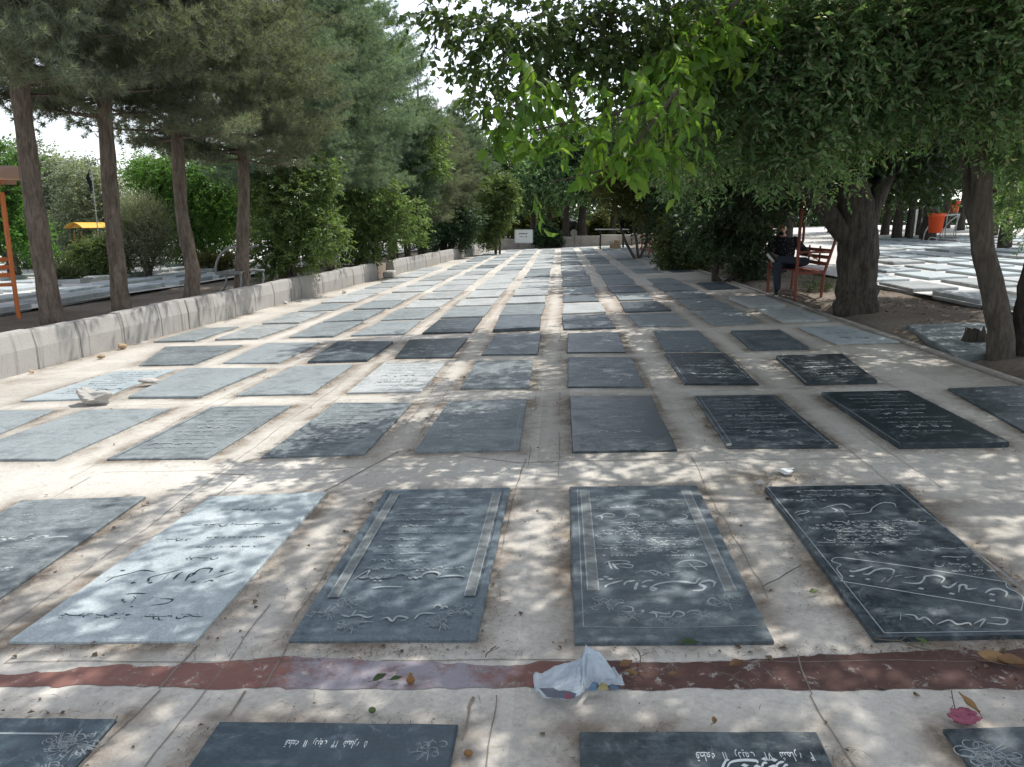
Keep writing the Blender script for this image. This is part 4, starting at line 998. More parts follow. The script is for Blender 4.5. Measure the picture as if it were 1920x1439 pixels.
clump('leafy_tree', 'tall light leafed tree reaching up between the pines on the left', 'tree', GZ(760, 490, zl), [(740, 260, 60, 0), (800, 245, 45, 0), (770, 310, 65, 0), (710, 300, 55, 0), (810, 310, 40, 0), (760, 380, 55, 0), (690, 240, 35, .5), (770, 430, 40, 0)], 28, 2000, 11, .115, .42, 'ash', 23, group=GB)
clump('leafy_tree', 'narrow green bush near the far end of the left wall', 'tree', GZ(935, 468, zl), [(930, 360, 36, 0), (915, 400, 34, 0), (935, 410, 28, 0), (915, 440, 30, 0), (950, 345, 22, 0), (955, 380, 20, 0)], 38, 1500, 10, .12, .5, 'ash', 24, group=GB, tl=.35)
clump('leafy_tree', 'dark bush low under the brown pine on the left', 'tree', GZ(860, 478, zl), [(840, 430, 32, 0), (870, 410, 36, 0), (815, 450, 24, 0), (865, 445, 24, 0), (790, 440, 25, -4)], 35, 1200, 10, .11, .5, 'dark', 25, group=GB, tl=.4)

# ---- trees of the left background
GL = 'trees in the left background'
clump('poplar_tree', 'tall pale poplar behind the leftmost pine', 'tree', GZ(70, 520, zl), [(60, 300, 45, 0), (85, 350, 60, 0), (50, 400, 60, 0), (110, 420, 60, 0), (70, 480, 60, 0), (120, 320, 28, 0), (30, 340, 40, 0)], 21, 2300, 10, .09, .6, 'silver', 31, group=GL, tl=.4)
clump('olive_tree', 'silvery grey tree behind the yellow canopy', 'tree', GZ(175, 505, zl), [(150, 330, 45, 0), (160, 390, 55, 0), (190, 350, 40, 0), (130, 430, 50, 0), (190, 430, 50, 0), (160, 480, 45, 0), (215, 390, 35, 0)], 20, 2300, 10, .08, .4, 'silver', 32, group=GL, tl=.4)
clump('tamarisk_shrub', 'feathery grey green shrub right of the second pine', 'shrub', GZ(265, 505, zl), [(265, 410, 45, 0), (250, 450, 45, 0), (290, 440, 40, 0), (270, 480, 40, 0), (240, 485, 30, 0), (295, 480, 30, 0)], 18, 2600, 9, .075, .16, 'feather', 33, group=GL, tl=.35, droop=-.5)
clump('locust_tree', 'bright green tree with drooping sprays behind the third pine', 'tree', GZ(345, 498, zl), [(270, 330, 45, 0), (330, 330, 55, 0), (395, 340, 55, 0), (300, 390, 55, 0), (370, 400, 60, 0), (420, 400, 45, 0), (340, 450, 45, 0), (405, 460, 35, 0)], 23, 2900, 11, .10, .4, 'locust', 34, group=GL, tl=.45, droop=.35)
clump('leafy_tree', 'dark airy tree top behind the third and fourth pines', 'tree', GZ(430, 485, zl), [(270, 320, 35, 0), (320, 305, 28, 0), (420, 330, 50, 0), (460, 360, 45, 0), (440, 420, 45, 0), (450, 300, 40, 0)], 26, 1500, 9, .11, .5, 'ash', 35, group=GL, tl=.5)
clump('leafy_tree', 'bright green bush at the left edge behind the orange bench', 'tree', GZ(20, 540, zl), [(15, 300, 45, 0), (20, 420, 50, 0), (-40, 380, 70, 0), (60, 450, 40, 0), (-60, 460, 70, 0), (10, 360, 40, 0)], 17, 1700, 10, .085, .5, 'locust', 36, group=GL, tl=.35)
clump('shrub', 'low rounded green shrub below the yellow canopy', 'shrub', GZ(180, 520, zl), [(150, 495, 24, 0), (185, 490, 28, 0), (215, 495, 25, 0), (140, 508, 16, 0), (200, 465, 24, 0), (175, 470, 18, 0), (150, 465, 14, 0)], 17.5, 1900, 9, .06, .45, 'ash', 37, group=GL, tl=.25)
clump('shrub', 'yellowish weedy tuft left of the second pine', 'shrub', GZ(130, 528, zl), [(125, 515, 16, 0), (105, 520, 14, 0), (142, 518, 12, 0)], 16, 500, 8, .05, .3, 'grass', 38, group=GL, tl=.2, droop=-.4)
clump('shrub', 'low yellow green bush beyond the curved metal bench', 'shrub', GZ(400, 495, zl), [(385, 488, 14, 0), (410, 490, 14, 0), (430, 487, 12, 0)], 20, 500, 8, .06, .4, 'olive', 39, group=GL, tl=.25)
GEN = []
for k in range(2):
    me, tw = crown('crown', [(0, 0, 3.2, 1.5), (.9, .3, 2.6, 1.1), (-.9, -.2, 2.7, 1.2), (.2, -.8, 2.2, 1.1), (-.2, .8, 3.6, 1.1), (0, 0, 4.4, .9)], 1900, 10, .45, .13, .5, 'quad', M['ash' if k else 'dark'], .25, 50+k); GEN.append((me, tw))
far = [(-19, 31, .75), (-25, 36, .85), (-15, 38, .8), (-31, 33, .95), (-21, 46, .95), (-12, 47, 1.0), (-34, 47, 1.15), (-28, 25, .8), (-42, 38, 1.2)]
fl = ['dense tree closing the left field behind the silvery tree', 'tall round tree far off at the back of the left field', 'dark tree at the back of the left field behind the bright locust', 'broad tree at the far left of the left field', 'high dark crown far behind the tamarisk', 'distant tree between the pines and the locust', 'distant broad tree at the far left corner', 'tree behind the orange bench far off', 'outermost distant tree on the left']
for k, ((x, y, s), lab) in enumerate(zip(far, fl)):
    P = [(x, y, zl-.1), (x+.1, y, 1.2), (x, y, 2.4*s)]
    tree('leafy_tree', lab, 'tree', (x, y, zl), [(P, [.2, .17, .08])], M['bark_grey'], GEN[k % 2][0], GEN[k % 2][1], GL, rz=k*1.3, sc=s, n=8)

# ---- right side: big trunk, leaning trunk, and the mulberry whose branch hangs into view
GR = 'trees along the right kerb'
base = G(1605, 585); Y = base[1]
P0 = [base+np.array([0, 0, -.15]), V(1606, 560, Y), V(1607, 505, Y), V(1610, 450, Y), V(1606, 400, Y), V(1598, 340, Y), V(1590, 250, Y+.2)]
paths = [(P0, [.33, .285, .265, .26, .25, .19, .12]), ([V(1600, 455, Y), V(1570, 425, Y-.05), V(1540, 385, Y-.1), V(1512, 340, Y-.15), V(1492, 280, Y-.1)], [.16, .145, .125, .115, .08]),
         ([V(1618, 430, Y), V(1650, 350, Y+.2), V(1690, 280, Y+.4), V(1760, 200, Y+.4)], [.17, .13, .1, .05]), ([V(1635, 590, Y-.12), V(1632, 520, Y-.12), V(1628, 440, Y-.06)], [.09, .075, .05]),
         ([V(1598, 360, Y), V(1560, 240, Y+.6), V(1480, 120, Y+1.2), V(1300, 0, Y+1.8)], [.14, .1, .08, .05])]
bl = [(*V(1380, 270, Y+1), .75), (*V(1330, 330, Y+1.5), .6), (*V(1430, 360, Y+1.6), .55), (*V(1480, 270, Y), .7), (*V(1570, 250, Y), .8), (*V(1660, 270, Y+.6), .8), (*V(1740, 270, Y+.6), .65), (*V(1700, 200, Y), .9), (*V(1590, 300, Y+1.2), .7), (*V(1760, 320, Y+2.0), .5), (*V(1690, 330, Y+2.2), .45),
      (*V(1400, 430, Y+3), .5), (*V(1350, 420, Y+3.4), .6), (*V(1395, 330, Y+2.6), .8), (*V(1530, 330, Y+2.4), .6),
      (4.2, Y, 4.2, 1.6, .7), (2.8, Y-.6, 4.9, 1.4, .42), (1.7, Y, 5.4, 1.2, .42), (.7, Y+.6, 5.6, 1.1, .42), (-.2, Y+.6, 5.9, .8, .5), (5.6, Y+.6, 4.6, 1.6, .6), (3.6, Y+1.8, 5.2, 1.5, .45), (7, Y+1.5, 4.0, 1.4, .6), (5.0, 10.6, 4.9, 1.3, .4), (3.9, 10.2, 5.0, 1.2, .4), (5.6, 9.2, 4.8, 1.2, .45), (2.6, 9.4, 4.9, 1.0, .4)]
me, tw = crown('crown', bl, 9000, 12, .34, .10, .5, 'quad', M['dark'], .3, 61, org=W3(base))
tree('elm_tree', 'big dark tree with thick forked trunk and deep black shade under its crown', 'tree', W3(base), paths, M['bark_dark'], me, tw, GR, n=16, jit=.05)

base = G(1880, 672); Y = base[1]
paths = [([base+np.array([0, 0, -.15]), V(1876, 620, Y), V(1862, 545, Y), V(1843, 470, Y), V(1838, 400, Y), V(1842, 320, Y), V(1848, 250, Y), V(1865, 120, Y)], [.135, .11, .10, .10, .10, .085, .075, .045]),
         ([V(1838, 420, Y), V(1822, 385, Y+.1), V(1815, 350, Y+.15), V(1800, 250, Y+.2)], [.09, .075, .05, .03]), ([V(1848, 250, Y), V(1780, 150, Y-.2), V(1660, 80, Y-.3), V(1500, 30, Y-.5)], [.07, .05, .035, .02]), ([V(1850, 240, Y), V(1900, 130, Y-.3), V(1830, 95, Y-.8)], [.06, .035, .018])]
bl = [(*V(x, y, Yb), r*Yb/FPX, wt) for x, y, Yb, r, wt in [
      (1300, 130, 6.6, 90, 1), (1260, 230, 7.2, 70, 1), (1330, 260, 7.4, 80, 1), (1400, 170, 6.8, 110, 1), (1460, 280, 7.2, 85, .9), (1500, 90, 6.6, 120, 1), (1520, 200, 7.0, 110, 1), (1590, 250, 7.4, 75, .8), (1620, 150, 6.8, 115, 1), (1600, 50, 6.5, 120, 1), (1720, 190, 7.0, 85, 1),
      (1720, 80, 6.6, 120, 1), (1820, 130, 6.8, 105, 1), (1850, 40, 6.4, 120, 1), (1900, 180, 6.8, 85, 1), (1920, 80, 6.4, 110, 1), (1870, 250, 7.4, 55, .8), (1920, 280, 7.6, 60, .8), (1400, 60, 6.6, 90, 1), (1300, 40, 6.8, 80, .8), (1280, 330, 9, 60, .7), (1560, 330, 8.0, 45, .5), (1900, 350, 9, 50, .5), (1950, 400, 9, 60, .5), (1880, 380, 10, 40, .4)]]
bl += [(3.2, 6.6, 3.7, 1.1, .5), (4.6, 6.2, 3.9, 1.2, .55), (2.2, 7.4, 4.2, 1.0, .28), (3.6, 8, 4.5, 1.2, .45), (5.2, 7.8, 4.4, 1.3, .5), (1.3, 8.6, 4.6, .9, .4)]
me, tw = crown('crown', bl, 9500, 12, .28, .062, .40, 'quad', M['elm'], .18, 62, org=W3(base))
tree('elm_tree', 'slender tree with smooth leaning trunk near the right edge', 'tree', W3(base), paths, M['bark_grey'], me, tw, GR, n=14, jit=.03)
base = G(1925, 668); Y = base[1]
paths = [([base+np.array([0, 0, -.1]), V(1918, 620, Y), V(1930, 540, Y), V(1955, 440, Y), V(1985, 330, Y), V(2010, 200, Y)], [.12, .10, .095, .09, .08, .05])]
me, tw = crown('crown', [(*V(2010, 150, Y), .6), (*V(2070, 220, Y), .6), (*V(2050, 60, Y), .7), (*V(2010, 300, Y+.5), .4)], 500, 12, .28, .058, .4, 'quad', M['elm'], .18, 63, org=W3(base))
tree('elm_tree', 'dark trunk cut off by the right edge beside the leaning one', 'tree', W3(base), paths, M['bark_dark'], me, tw, GR)

base = (5.3, 4.5, SL*5.3)
hang = [(4.9, 4.6, 2.75), W3(V(1640, -160, 5.2)), W3(V(1440, -60, 6.0)), W3(V(1330, 60, 6.1)), W3(V(1225, 185, 5.5)), W3(V(1150, 215, 5.3)), W3(V(1040, 235, 5.2)), W3(V(985, 250, 5.15))]
paths = [([(5.3, 4.5, -.05), (5.25, 4.5, 1.0), (5.0, 4.6, 2.6), (4.6, 4.8, 4.2)], [.2, .17, .15, .08]), (hang, [.04, .026, .016, .011, .009, .008, .006, .004][:len(hang)]), ([(5.0, 4.6, 2.7), (3.4, 5.2, 3.9), (2.2, 5.8, 4.2), (1.2, 6.2, 4.2)], [.06, .04, .025, .01]),
         ([(4.9, 4.6, 3.0), (3, 4.4, 4.2), (1.2, 4.4, 4.3), (-.4, 4.4, 4.2)], [.07, .05, .035, .015]), ([W3(V(1270, 170, 5.4)), W3(V(1200, 260, 5.35)), W3(V(1130, 320, 5.3)), W3(V(1020, 345, 5.2))], [.014, .010, .007, .003]), ([W3(V(1420, 20, 6)), W3(V(1380, 50, 6)), W3(V(1330, 20, 5.9))], [.009, .007, .004])]
nb = [(1000, 150, 5.2, .17), (955, 205, 5.1, .15), (1010, 220, 5.2, .2), (1080, 180, 5.3, .2), (1070, 260, 5.2, .2), (1150, 215, 5.3, .2), (1200, 260, 5.4, .2), (1130, 275, 5.3, .16), (1025, 285, 5.2, .10), (1012, 335, 5.1, .07), (1000, 360, 5.1, .05), (1190, 285, 5.5, .18), (1240, 190, 5.5, .24), (1170, 150, 5.5, .15), (1250, 110, 5.8, .3), (1320, 60, 6, .32), (1400, 40, 6.2, .32), (960, 260, 5.2, .12), (1260, 285, 5.8, .2)]
bl = [(*V(x, y, Yb), r, 1.0) for x, y, Yb, r in nb]
me, tw = crown('crown', bl, 190, 6, .20, .10, .56, 'big', M['mulberry'], .75, 64, org=base, shell=.6, up=.3)
mul = tree('mulberry_tree', 'mulberry whose bright green branch hangs into view over the pavement', 'tree', base, paths, M['bark_grey'], me, tw, GR, n=9, jit=.03)
# its higher limbs with sky showing through, and the roof of leaves that shades the foreground
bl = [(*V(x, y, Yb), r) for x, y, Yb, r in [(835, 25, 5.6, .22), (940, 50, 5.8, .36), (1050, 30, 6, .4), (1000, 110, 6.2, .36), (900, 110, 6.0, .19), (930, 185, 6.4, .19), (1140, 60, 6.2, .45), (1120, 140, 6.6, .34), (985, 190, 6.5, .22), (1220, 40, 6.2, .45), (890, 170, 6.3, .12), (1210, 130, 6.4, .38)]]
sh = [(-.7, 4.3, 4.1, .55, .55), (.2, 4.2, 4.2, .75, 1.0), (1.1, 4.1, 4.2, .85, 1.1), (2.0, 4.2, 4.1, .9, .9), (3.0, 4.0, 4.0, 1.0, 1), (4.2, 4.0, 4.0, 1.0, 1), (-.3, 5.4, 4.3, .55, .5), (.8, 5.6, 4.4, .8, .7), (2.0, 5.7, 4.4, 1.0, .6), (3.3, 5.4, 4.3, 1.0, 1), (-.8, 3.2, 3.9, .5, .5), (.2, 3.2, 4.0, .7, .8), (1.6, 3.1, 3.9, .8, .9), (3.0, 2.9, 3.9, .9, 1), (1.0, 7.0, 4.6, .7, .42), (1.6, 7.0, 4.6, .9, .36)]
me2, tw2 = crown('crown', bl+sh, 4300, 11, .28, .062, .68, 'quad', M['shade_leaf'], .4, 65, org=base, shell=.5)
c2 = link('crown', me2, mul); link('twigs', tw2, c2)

# ---- belt of trees and shrubs receding along the right side
clump('privet_shrub', 'dense dark shrub left of the seated person', 'shrub', G(1385, 530), [(1330, 440, 50, 0), (1370, 400, 55, 0), (1390, 470, 45, 0), (1410, 500, 32, 0), (1410, 430, 40, 0), (1340, 380, 50, 0), (1300, 420, 40, .5)], 17.5, 2200, 11, .07, .5, 'dark', 71, group=GR, bark='bark_dark', nst=4)
clump('privet_shrub', 'green leafy shrub spilling over the right kerb', 'shrub', G(1285, 500), [(1280, 420, 40, 0), (1260, 460, 32, 0), (1310, 470, 35, 0), (1300, 430, 40, 0), (1250, 490, 18, 0), (1290, 495, 22, 0)], 22, 1800, 11, .085, .45, 'ash', 72, group=GR, bark='bark_grey')
clump('leafy_tree', 'yellow green tree at the far right of the pavement end', 'tree', G(1215, 478), [(1130, 330, 32, 0), (1190, 320, 45, 0), (1240, 340, 45, 0), (1160, 370, 32, 0), (1220, 390, 38, 0), (1200, 280, 40, 0), (1270, 300, 45, 0)], 29, 1900, 11, .12, .5, 'olive', 73, group=GR, tl=.5)
clump('leafy_tree', 'dark tree behind the yellow green one on the right', 'tree', G(1250, 480), [(1260, 380, 45, 0), (1290, 330, 55, 0), (1300, 390, 45, 0), (1230, 430, 28, 0), (1330, 280, 60, 0), (1250, 250, 60, 2), (1330, 200, 60, 2)], 27, 1900, 11, .11, .5, 'dark', 74, group=GR, tl=.45)
for bx, ux, lab in [((1352, 505), 1357, 'thin brown trunk left of the seated person'), ((1395, 520), 1392, 'reddish stump like trunk beside the dark shrub')]:
    b0 = G(*bx); Yb = b0[1]
    me, tw = crown('crown', [(*V(ux+5, 330, Yb), .5), (*V(ux-20, 300, Yb), .5), (*V(ux+20, 380, Yb), .4)], 420, 10, .3, .07, .5, 'quad', M['dark'], .2, 75+ux, org=W3(b0))
    tree('leafy_tree', lab, 'tree', W3(b0), [([b0+np.array([0, 0, -.1]), V((bx[0]+ux)/2, 470, Yb), V(ux, 420, Yb), V(ux+3, 340, Yb)], [.19, .14, .12, .06])], M['bark_pine'], me, tw, GR, n=9)

clump('privet_shrub', 'dark shrub just right of the white sign', 'shrub', V(1025, 462, 44.2), [(1012, 445, 18, 0), (1030, 440, 20, 0), (1042, 450, 14, 0), (1022, 425, 16, 0)], 44.2, 900, 9, .12, .5, 'dark', 91, group=GR, tl=.3)
for k, (px, py, Yt, lab) in enumerate([(1125, 428, 57, 'dusty shrub behind the far trunks, right of the red tractor'), (1175, 425, 58, 'dusty shrub beyond the steel table'), (1045, 428, 60, 'shrub beyond the far wall behind the left far trunk'), (1220, 425, 54, 'shrub beyond the far wall behind the distant red bench'), (985, 430, 58, 'shrub beyond the far wall behind the sign')]):
    clump('shrub', lab, 'shrub', V(px, py+10, Yt), [(px-14, py, 15, 0), (px+12, py-4, 17, 0), (px, py-18, 14, 0)], Yt, 600, 9, .16, .5, 'dark' if k % 2 else 'olive', 110+k, group='trees beyond the far wall', tl=.4)
for k, (x, y, sc_, lab) in enumerate([(5.4, 19.5, 1.55, 'tall dark tree behind the big forked one on the right'), (5.2, 23.5, 1.5, 'tall tree over the leafy kerb shrub'), (5.2, 27.5, 1.5, 'tall tree over the distant red bench'), (5.0, 32.5, 1.5, 'tall tree near the far right end of the kerb'), (4.9, 38, 1.4, 'last tall tree of the right kerb row')]):
    b0 = (x, y, float(gz(x, y))); P = [(x, y, b0[2]-.1), (x+.1, y, 1.6), (x-.2, y-.1, 3.0), (x-.3, y, 5.2)]
    tree('leafy_tree', lab, 'tree', b0, [(P, [.2, .17, .14, .08])], M['bark_dark'], GEN[0][0], GEN[0][1], GR, rz=k*1.9, sc=(sc_*1.25, sc_*1.25, sc_), n=9)

# ---- trees beyond the far wall
GF = 'trees beyond the far wall'
GEND = []
for k in range(2):
    me, tw = crown('crown', [(0, 0, 3.9, 1.7), (1.1, .3, 3.2, 1.3), (-1.1, -.2, 3.3, 1.4), (.2, -.8, 2.9, 1.2), (-.2, .8, 4.6, 1.3), (0, 0, 5.4, 1.1)], 2000, 10, .5, .14, .55, 'quad', M['dark' if k else 'elm'], .3, 80+k); GEND.append((me, tw))
for k, (px, Yt, s, r0, lab) in enumerate([(1062, 47, 1.15, .22, 'left one of two dark trunks just beyond the far wall'), (1092, 47.5, 1.2, .3, 'thicker right trunk of the pair beyond the far wall'), (1000, 48, 1.0, .2, 'dark dense tree behind the white sign'), (1030, 53, 1.3, .2, 'tall tree closing the end of the avenue'), (1150, 52, 1.3, .22, 'dark tree behind the red machine'), (1215, 55, 1.4, .22, 'tree beyond the far wall near the red bench'), (940, 56, 1.25, .22, 'distant tree left of the sign'), (880, 52, 1.2, .22, 'distant tree behind the end of the pine row')]):
    b0 = V(px, 440, Yt); z0 = float(gz(b0[0], b0[1])); b0 = (b0[0], b0[1], z0)
    tree('leafy_tree', lab, 'tree', b0, [([(b0[0], b0[1], z0-.1), (b0[0]-.05, b0[1], z0+1.2), (b0[0]+.05, b0[1], z0+3.4*s)], [r0*1.1, r0*.9, r0*.5])], M['bark_dark'], GEND[k % 2][0], GEND[k % 2][1], GF, rz=k*1.7, sc=s, n=9)

# ---- trunks standing about in and behind the right field
GT = 'trees standing in the right field'
GX = []
for k in range(2):
    me, tw = crown('crown', [(0, 0, 3.6, 1.6), (1.3, .4, 3.1, 1.2), (-1.3, -.3, 3.1, 1.3), (.2, -1.1, 2.9, 1.2), (-.3, 1.1, 3.9, 1.2), (0, 0, 4.9, 1.2)], 2000, 10, .45, .10, .5, 'quad', M['elm' if k else 'dark'], .35, 90+k); GX.append((me, tw))
tr = [(1885, 448, 24, .17, 'dark tree trunk right of the leaning tree in the right field'), (1860, 430, 33, .22, 'tree trunk seen behind the leaning tree'), (1705, 430, 33, .16, 'thin trunk left of the orange bins'), (1722, 428, 36, .10, 'very thin dark trunk next to the white panel'), (1741, 432, 31, .28, 'thick trunk just behind the nearer orange bin'), (1682, 432, 33, .20, 'trunk just right of the big dark tree'), (1660, 425, 38, .18, 'trunk half hidden behind the big dark tree'),
      (1800, 420, 40, .2, 'trunk behind the farther orange bin'), (1775, 418, 44, .2, 'far trunk between the two bins'), (1915, 415, 44, .22, 'far trunk at the right edge of the field'), (1835, 415, 48, .25, 'far trunk at the back of the right field'), (1640, 415, 46, .2, 'far tree at the back behind the forked trunk'), (1560, 415, 44, .2, 'far tree seen left of the forked trunk'), (1480, 415, 40, .2, 'far tree behind the seated person'), (1420, 420, 38, .2, 'far tree behind the dark shrub')]
for k, (px, py, Yt, r0, lab) in enumerate(tr):
    b0 = V(px, py, Yt); z0 = float(gz(b0[0], b0[1])); b0 = (b0[0], b0[1], z0)
    ln = random.uniform(-.25, .25); s = random.uniform(1.0, 1.25)
    tree('leafy_tree', lab, 'tree', b0, [([(b0[0], b0[1], z0-.1), (b0[0]+ln*.3, b0[1], z0+1.1), (b0[0]+ln, b0[1], z0+3.0*s)], [r0*1.15, r0*.9, r0*.6])], M['bark_dark'], GX[k % 2][0], GX[k % 2][1], GT, rz=k*1.1, sc=s, n=9)
me, tw = crown('crown', [(x, 63+random.uniform(-4, 4), (random.uniform(.6, 2.6) if x < -4 else random.uniform(.6, 3.6)), random.uniform(1.6, 2.5)) for x in np.arange(-60, 62, .8)], 11000, 9, .9, .36, .6, 'quad', M['dark'], .2, 99)
tag(link('distant_wood', me), 'distant dark belt of trees closing off the view', 'wood', kind='stuff')
# weeds under the bench
me, tw = crown('weeds', [(*G(1530, 548), .22, 1, .5), (*G(1515, 540), .2, 1, .5), (*G(1545, 545), .2, 1, .5)], 260, 6, .16, .05, .2, 'quad', M['grass'], -.7, 44)
tag(link('weeds', me), 'green weeds growing under the orange bench', 'weeds', kind='stuff')

# ================================================================== BENCHES WITH CANOPIES
def canopy_bench(label, loc, rz, L, mat, roofmat, under, H=2.15, group='canopied benches'):
    """length along local y from 0 to L, sitters look towards local -x"""
    root = tag(empty('canopy_bench', loc, rz), label, 'bench', group)
    def part(name, m, b): return b.build(name, m, root)
    for y in (0, L):
        part('post', mat, MB().box((0, y, H/2-.05), (.045, .045, H+.1), bev=.006))
        b = MB(); b.tube([(.44, y, -.05), (.46, y, .42), (.47, y, .46), (.60, y, .95), (.60, y, H)], .026, 6); part('post', mat, b)
        b = MB(); b.box((.23, y, .43), (.44, .035, .035)); part('seat_rail', mat, b)
        b = MB(); b.box((.28, y, .78), (.52, .035, .035), bev=.004); part('armrest', mat, b)
    b = MB()
    for k in range(5): b.box((.06+k*.092, L/2, .462), (.075, L+.02, .022), bev=.004)
    part('seat', mat, b)
    b = MB()
    for k in range(3): b.box((.512+k*.028, L/2, .58+k*.11), (.02, L, .06), bev=.004)
    for y in (.33*L, .67*L): b.box((.552, y, .7), (.018, .05, .34), bev=.003)
    part('backrest', mat, b)
    v = []; f = []; n = 14
    for i in range(n+1):
        u = i/n; x = -.45+u*1.5; z = H+.02+.32*math.sin(PI*(.12+.76*u))
        for y in (-.22, L+.22):
            v += [(x, y, z), (x, y, z+.02)]
    for i in range(n):
        a = i*4; f += [(a, a+4, a+6, a+2), (a+1, a+3, a+7, a+5), (a, a+1, a+5, a+4), (a+2, a+6, a+7, a+3)]
    f += [(0, 2, 3, 1), (n*4, n*4+1, n*4+3, n*4+2)]
    b = MB(); b.add(v, f); rf = part('roof', roofmat, b)
    b = MB()
    for y in (0, L): b.tube([(-.4, y, H+.12), (0, y, H+.25), (.3, y, H+.33), (.6, y, H+.25), (1.0, y, H+.1)], .018, 6)
    b.build('rafter', mat, rf)
    return root
p = G(1490, 560); bz = float(gz(p[0], p[1]))
PB = canopy_bench('shade-darkened red canopied bench on the right holding a seated person', (p[0]-.0, p[1], bz), math.radians(2), 1.55, M['redorange'], M['redorange'], None)
p = GZ(36, 606, LZ)
canopy_bench('orange bench with peaked roof cut off by the left edge', (p[0], p[1]-.05, LZ), math.radians(128), 1.6, M['orange'], M['roofpale'], None, 1.72).location = (p[0]-.30, p[1]+.42, LZ)
p = V(207, 500, 19)
YB = canopy_bench('small bench with curved yellow canopy far behind the second pine', (p[0]-.1, p[1], LZ), math.radians(160), 1.2, M['orange'], M['yellow'], None, 1.75); YB.scale = (.44, .5, .62)
p = V(1222, 468, 31); canopy_bench('distant red canopied bench at the far right kerb', (p[0]-.1, p[1], float(gz(p[0], p[1]))), math.radians(6), 1.4, M['redmach'], M['redmach'], None)

# curved tube bench by the fourth pine
p = GZ(412, 548, LZ); root = tag(empty('tube_bench', (p[0], p[1]-.1, LZ), math.radians(4)), 'grey metal bench with curved tube arms beside the fourth pine', 'bench')
for k, (dx, dy) in enumerate(((.0, .0), (.13, .95))):
    b = MB(); arc = [(dx+.42+.42*math.cos(a), dy, .40+.46*math.sin(a)) for a in np.linspace(PI*.5, PI, 9)]
    b.tube(arc+[(dx+.0, dy, .36), (dx+.5, dy, .36)], .022, 8); b.build('arm_frame', M['metal'], root, True)
    b = MB(); b.tube([(dx+.18, dy, .36), (dx+.19, dy, .2), (dx+.12, dy, .06), (dx-.02, dy, -.03)], .022, 8); b.build('leg', M['metal'], root, True)
    b = MB(); b.tube([(dx+.46, dy, .36), (dx+.47, dy, .2), (dx+.44, dy, .06), (dx+.36, dy, -.03)], .022, 8); b.build('leg', M['metal'], root, True)
b = MB()
for k in range(5): b.box((.08+k*.09, .5, .385), (.06, 1.05, .02), bev=.003)
b.build('seat', M['metal'], root)

# ================================================================== THINGS IN THE DISTANCE
p = V(982, 466, 43.6); root = tag(empty('sign_board', (p[0], 43.6, float(gz(p[0], 43)))), 'white sign board with two black lines of script at the far end', 'sign')
s_ = 43.6/FPX
b = MB(); b.box((0, 0, .72), (33*s_, .06, 24*s_), bev=.01); b.build('panel', M['white'], root)
b = MB()
for x0, x1, y0, y1 in ((-17, 17, 12.4, 11), (-17, 17, -11, -12.4), (-17, -15.6, -12, 12), (15.6, 17, -12, 12)):
    b.box(((x0+x1)/2*s_, -.035, .72+(y0+y1)/2*s_), (abs(x1-x0)*s_, .02, abs(y1-y0)*s_))
b.build('frame', M['galv'], root)
for x in (-.4, .38): MB().box((x, .03, .18), (.06, .06, .46)).build('leg', M['metal'], root)
b = MB(); R_ = random.Random(5)
def mark(x, y, w_, h_): b.box((x*s_, -.032, .72+y*s_), (w_*s_, .012, h_*s_))
for x, w_, h_ in ((-8, 1.6, 2.0), (-6.2, .9, 1.4), (-4.6, 1.4, 2.4), (-3.2, .8, 1.6), (-1.2, 2.0, 1.4), (-.3, .7, 3.0), (1.2, .6, 2.6), (2.8, 2.0, 1.2), (5.0, 1.4, 2.2), (6.6, .9, 1.2), (-5.2, .5, .5), (3.4, .6, .5)): mark(x, 4.6+R_.uniform(-.2, .3), w_, h_)
for x, w_, h_ in ((-6.6, 1.2, 1.3), (-3.6, 4.4, .8), (-.6, 1.4, .9), (2.6, .8, 1.2), (4.8, 2.6, 1.4)): mark(x, -.7+R_.uniform(-.15, .15), w_, h_)
b.build('lettering', M['blackmetal'], root)

p = V(1147, 477, 40); z0 = float(gz(p[0], p[1])); root = tag(empty('steel_table', (p[0], p[1], z0)), 'thin black legged steel table near the far end of the pavement', 'table')
k_ = 40/FPX
b = MB(); b.box((0, .3, 34*k_), (62*k_, .7, .04)); b.build('table_top', M['galv'], root)
for x in (-21, 21):
    for y in (0, .6): MB().box((x*k_, y, 16*k_), (.05, .05, 34*k_)).build('leg', M['blackmetal'], root)
for i, (px, py, w_, h_, lab) in enumerate(((1153, 476, 19, 8, 'lower buff brick block under the steel table'), (1156, 467.5, 9, 8, 'smaller orange buff brick on top of the lower block'), (1145, 468, 7, 6, 'dark brick on the left of the pile under the steel table'))):
    q_ = V(px, py, 39.6); b = MB(); b.box((0, 0, h_*k_/2), (w_*k_, .3, h_*k_), .05, .01)
    tag(b.build('brick_block', M['brick'] if i < 2 else M['rock'], None, loc=(q_[0], 39.6, z0+(0 if i == 0 else 7.4*k_))), lab, 'brick', 'bricks under the steel table')
p = G(1229, 490); b = MB(); b.box((0, 0, .13), (.26, .3, .34), .1, .03); tag(b.build('kerb_block', M['rock'], None, loc=W3(p)), 'upright grey concrete block at the far right kerb', 'block')

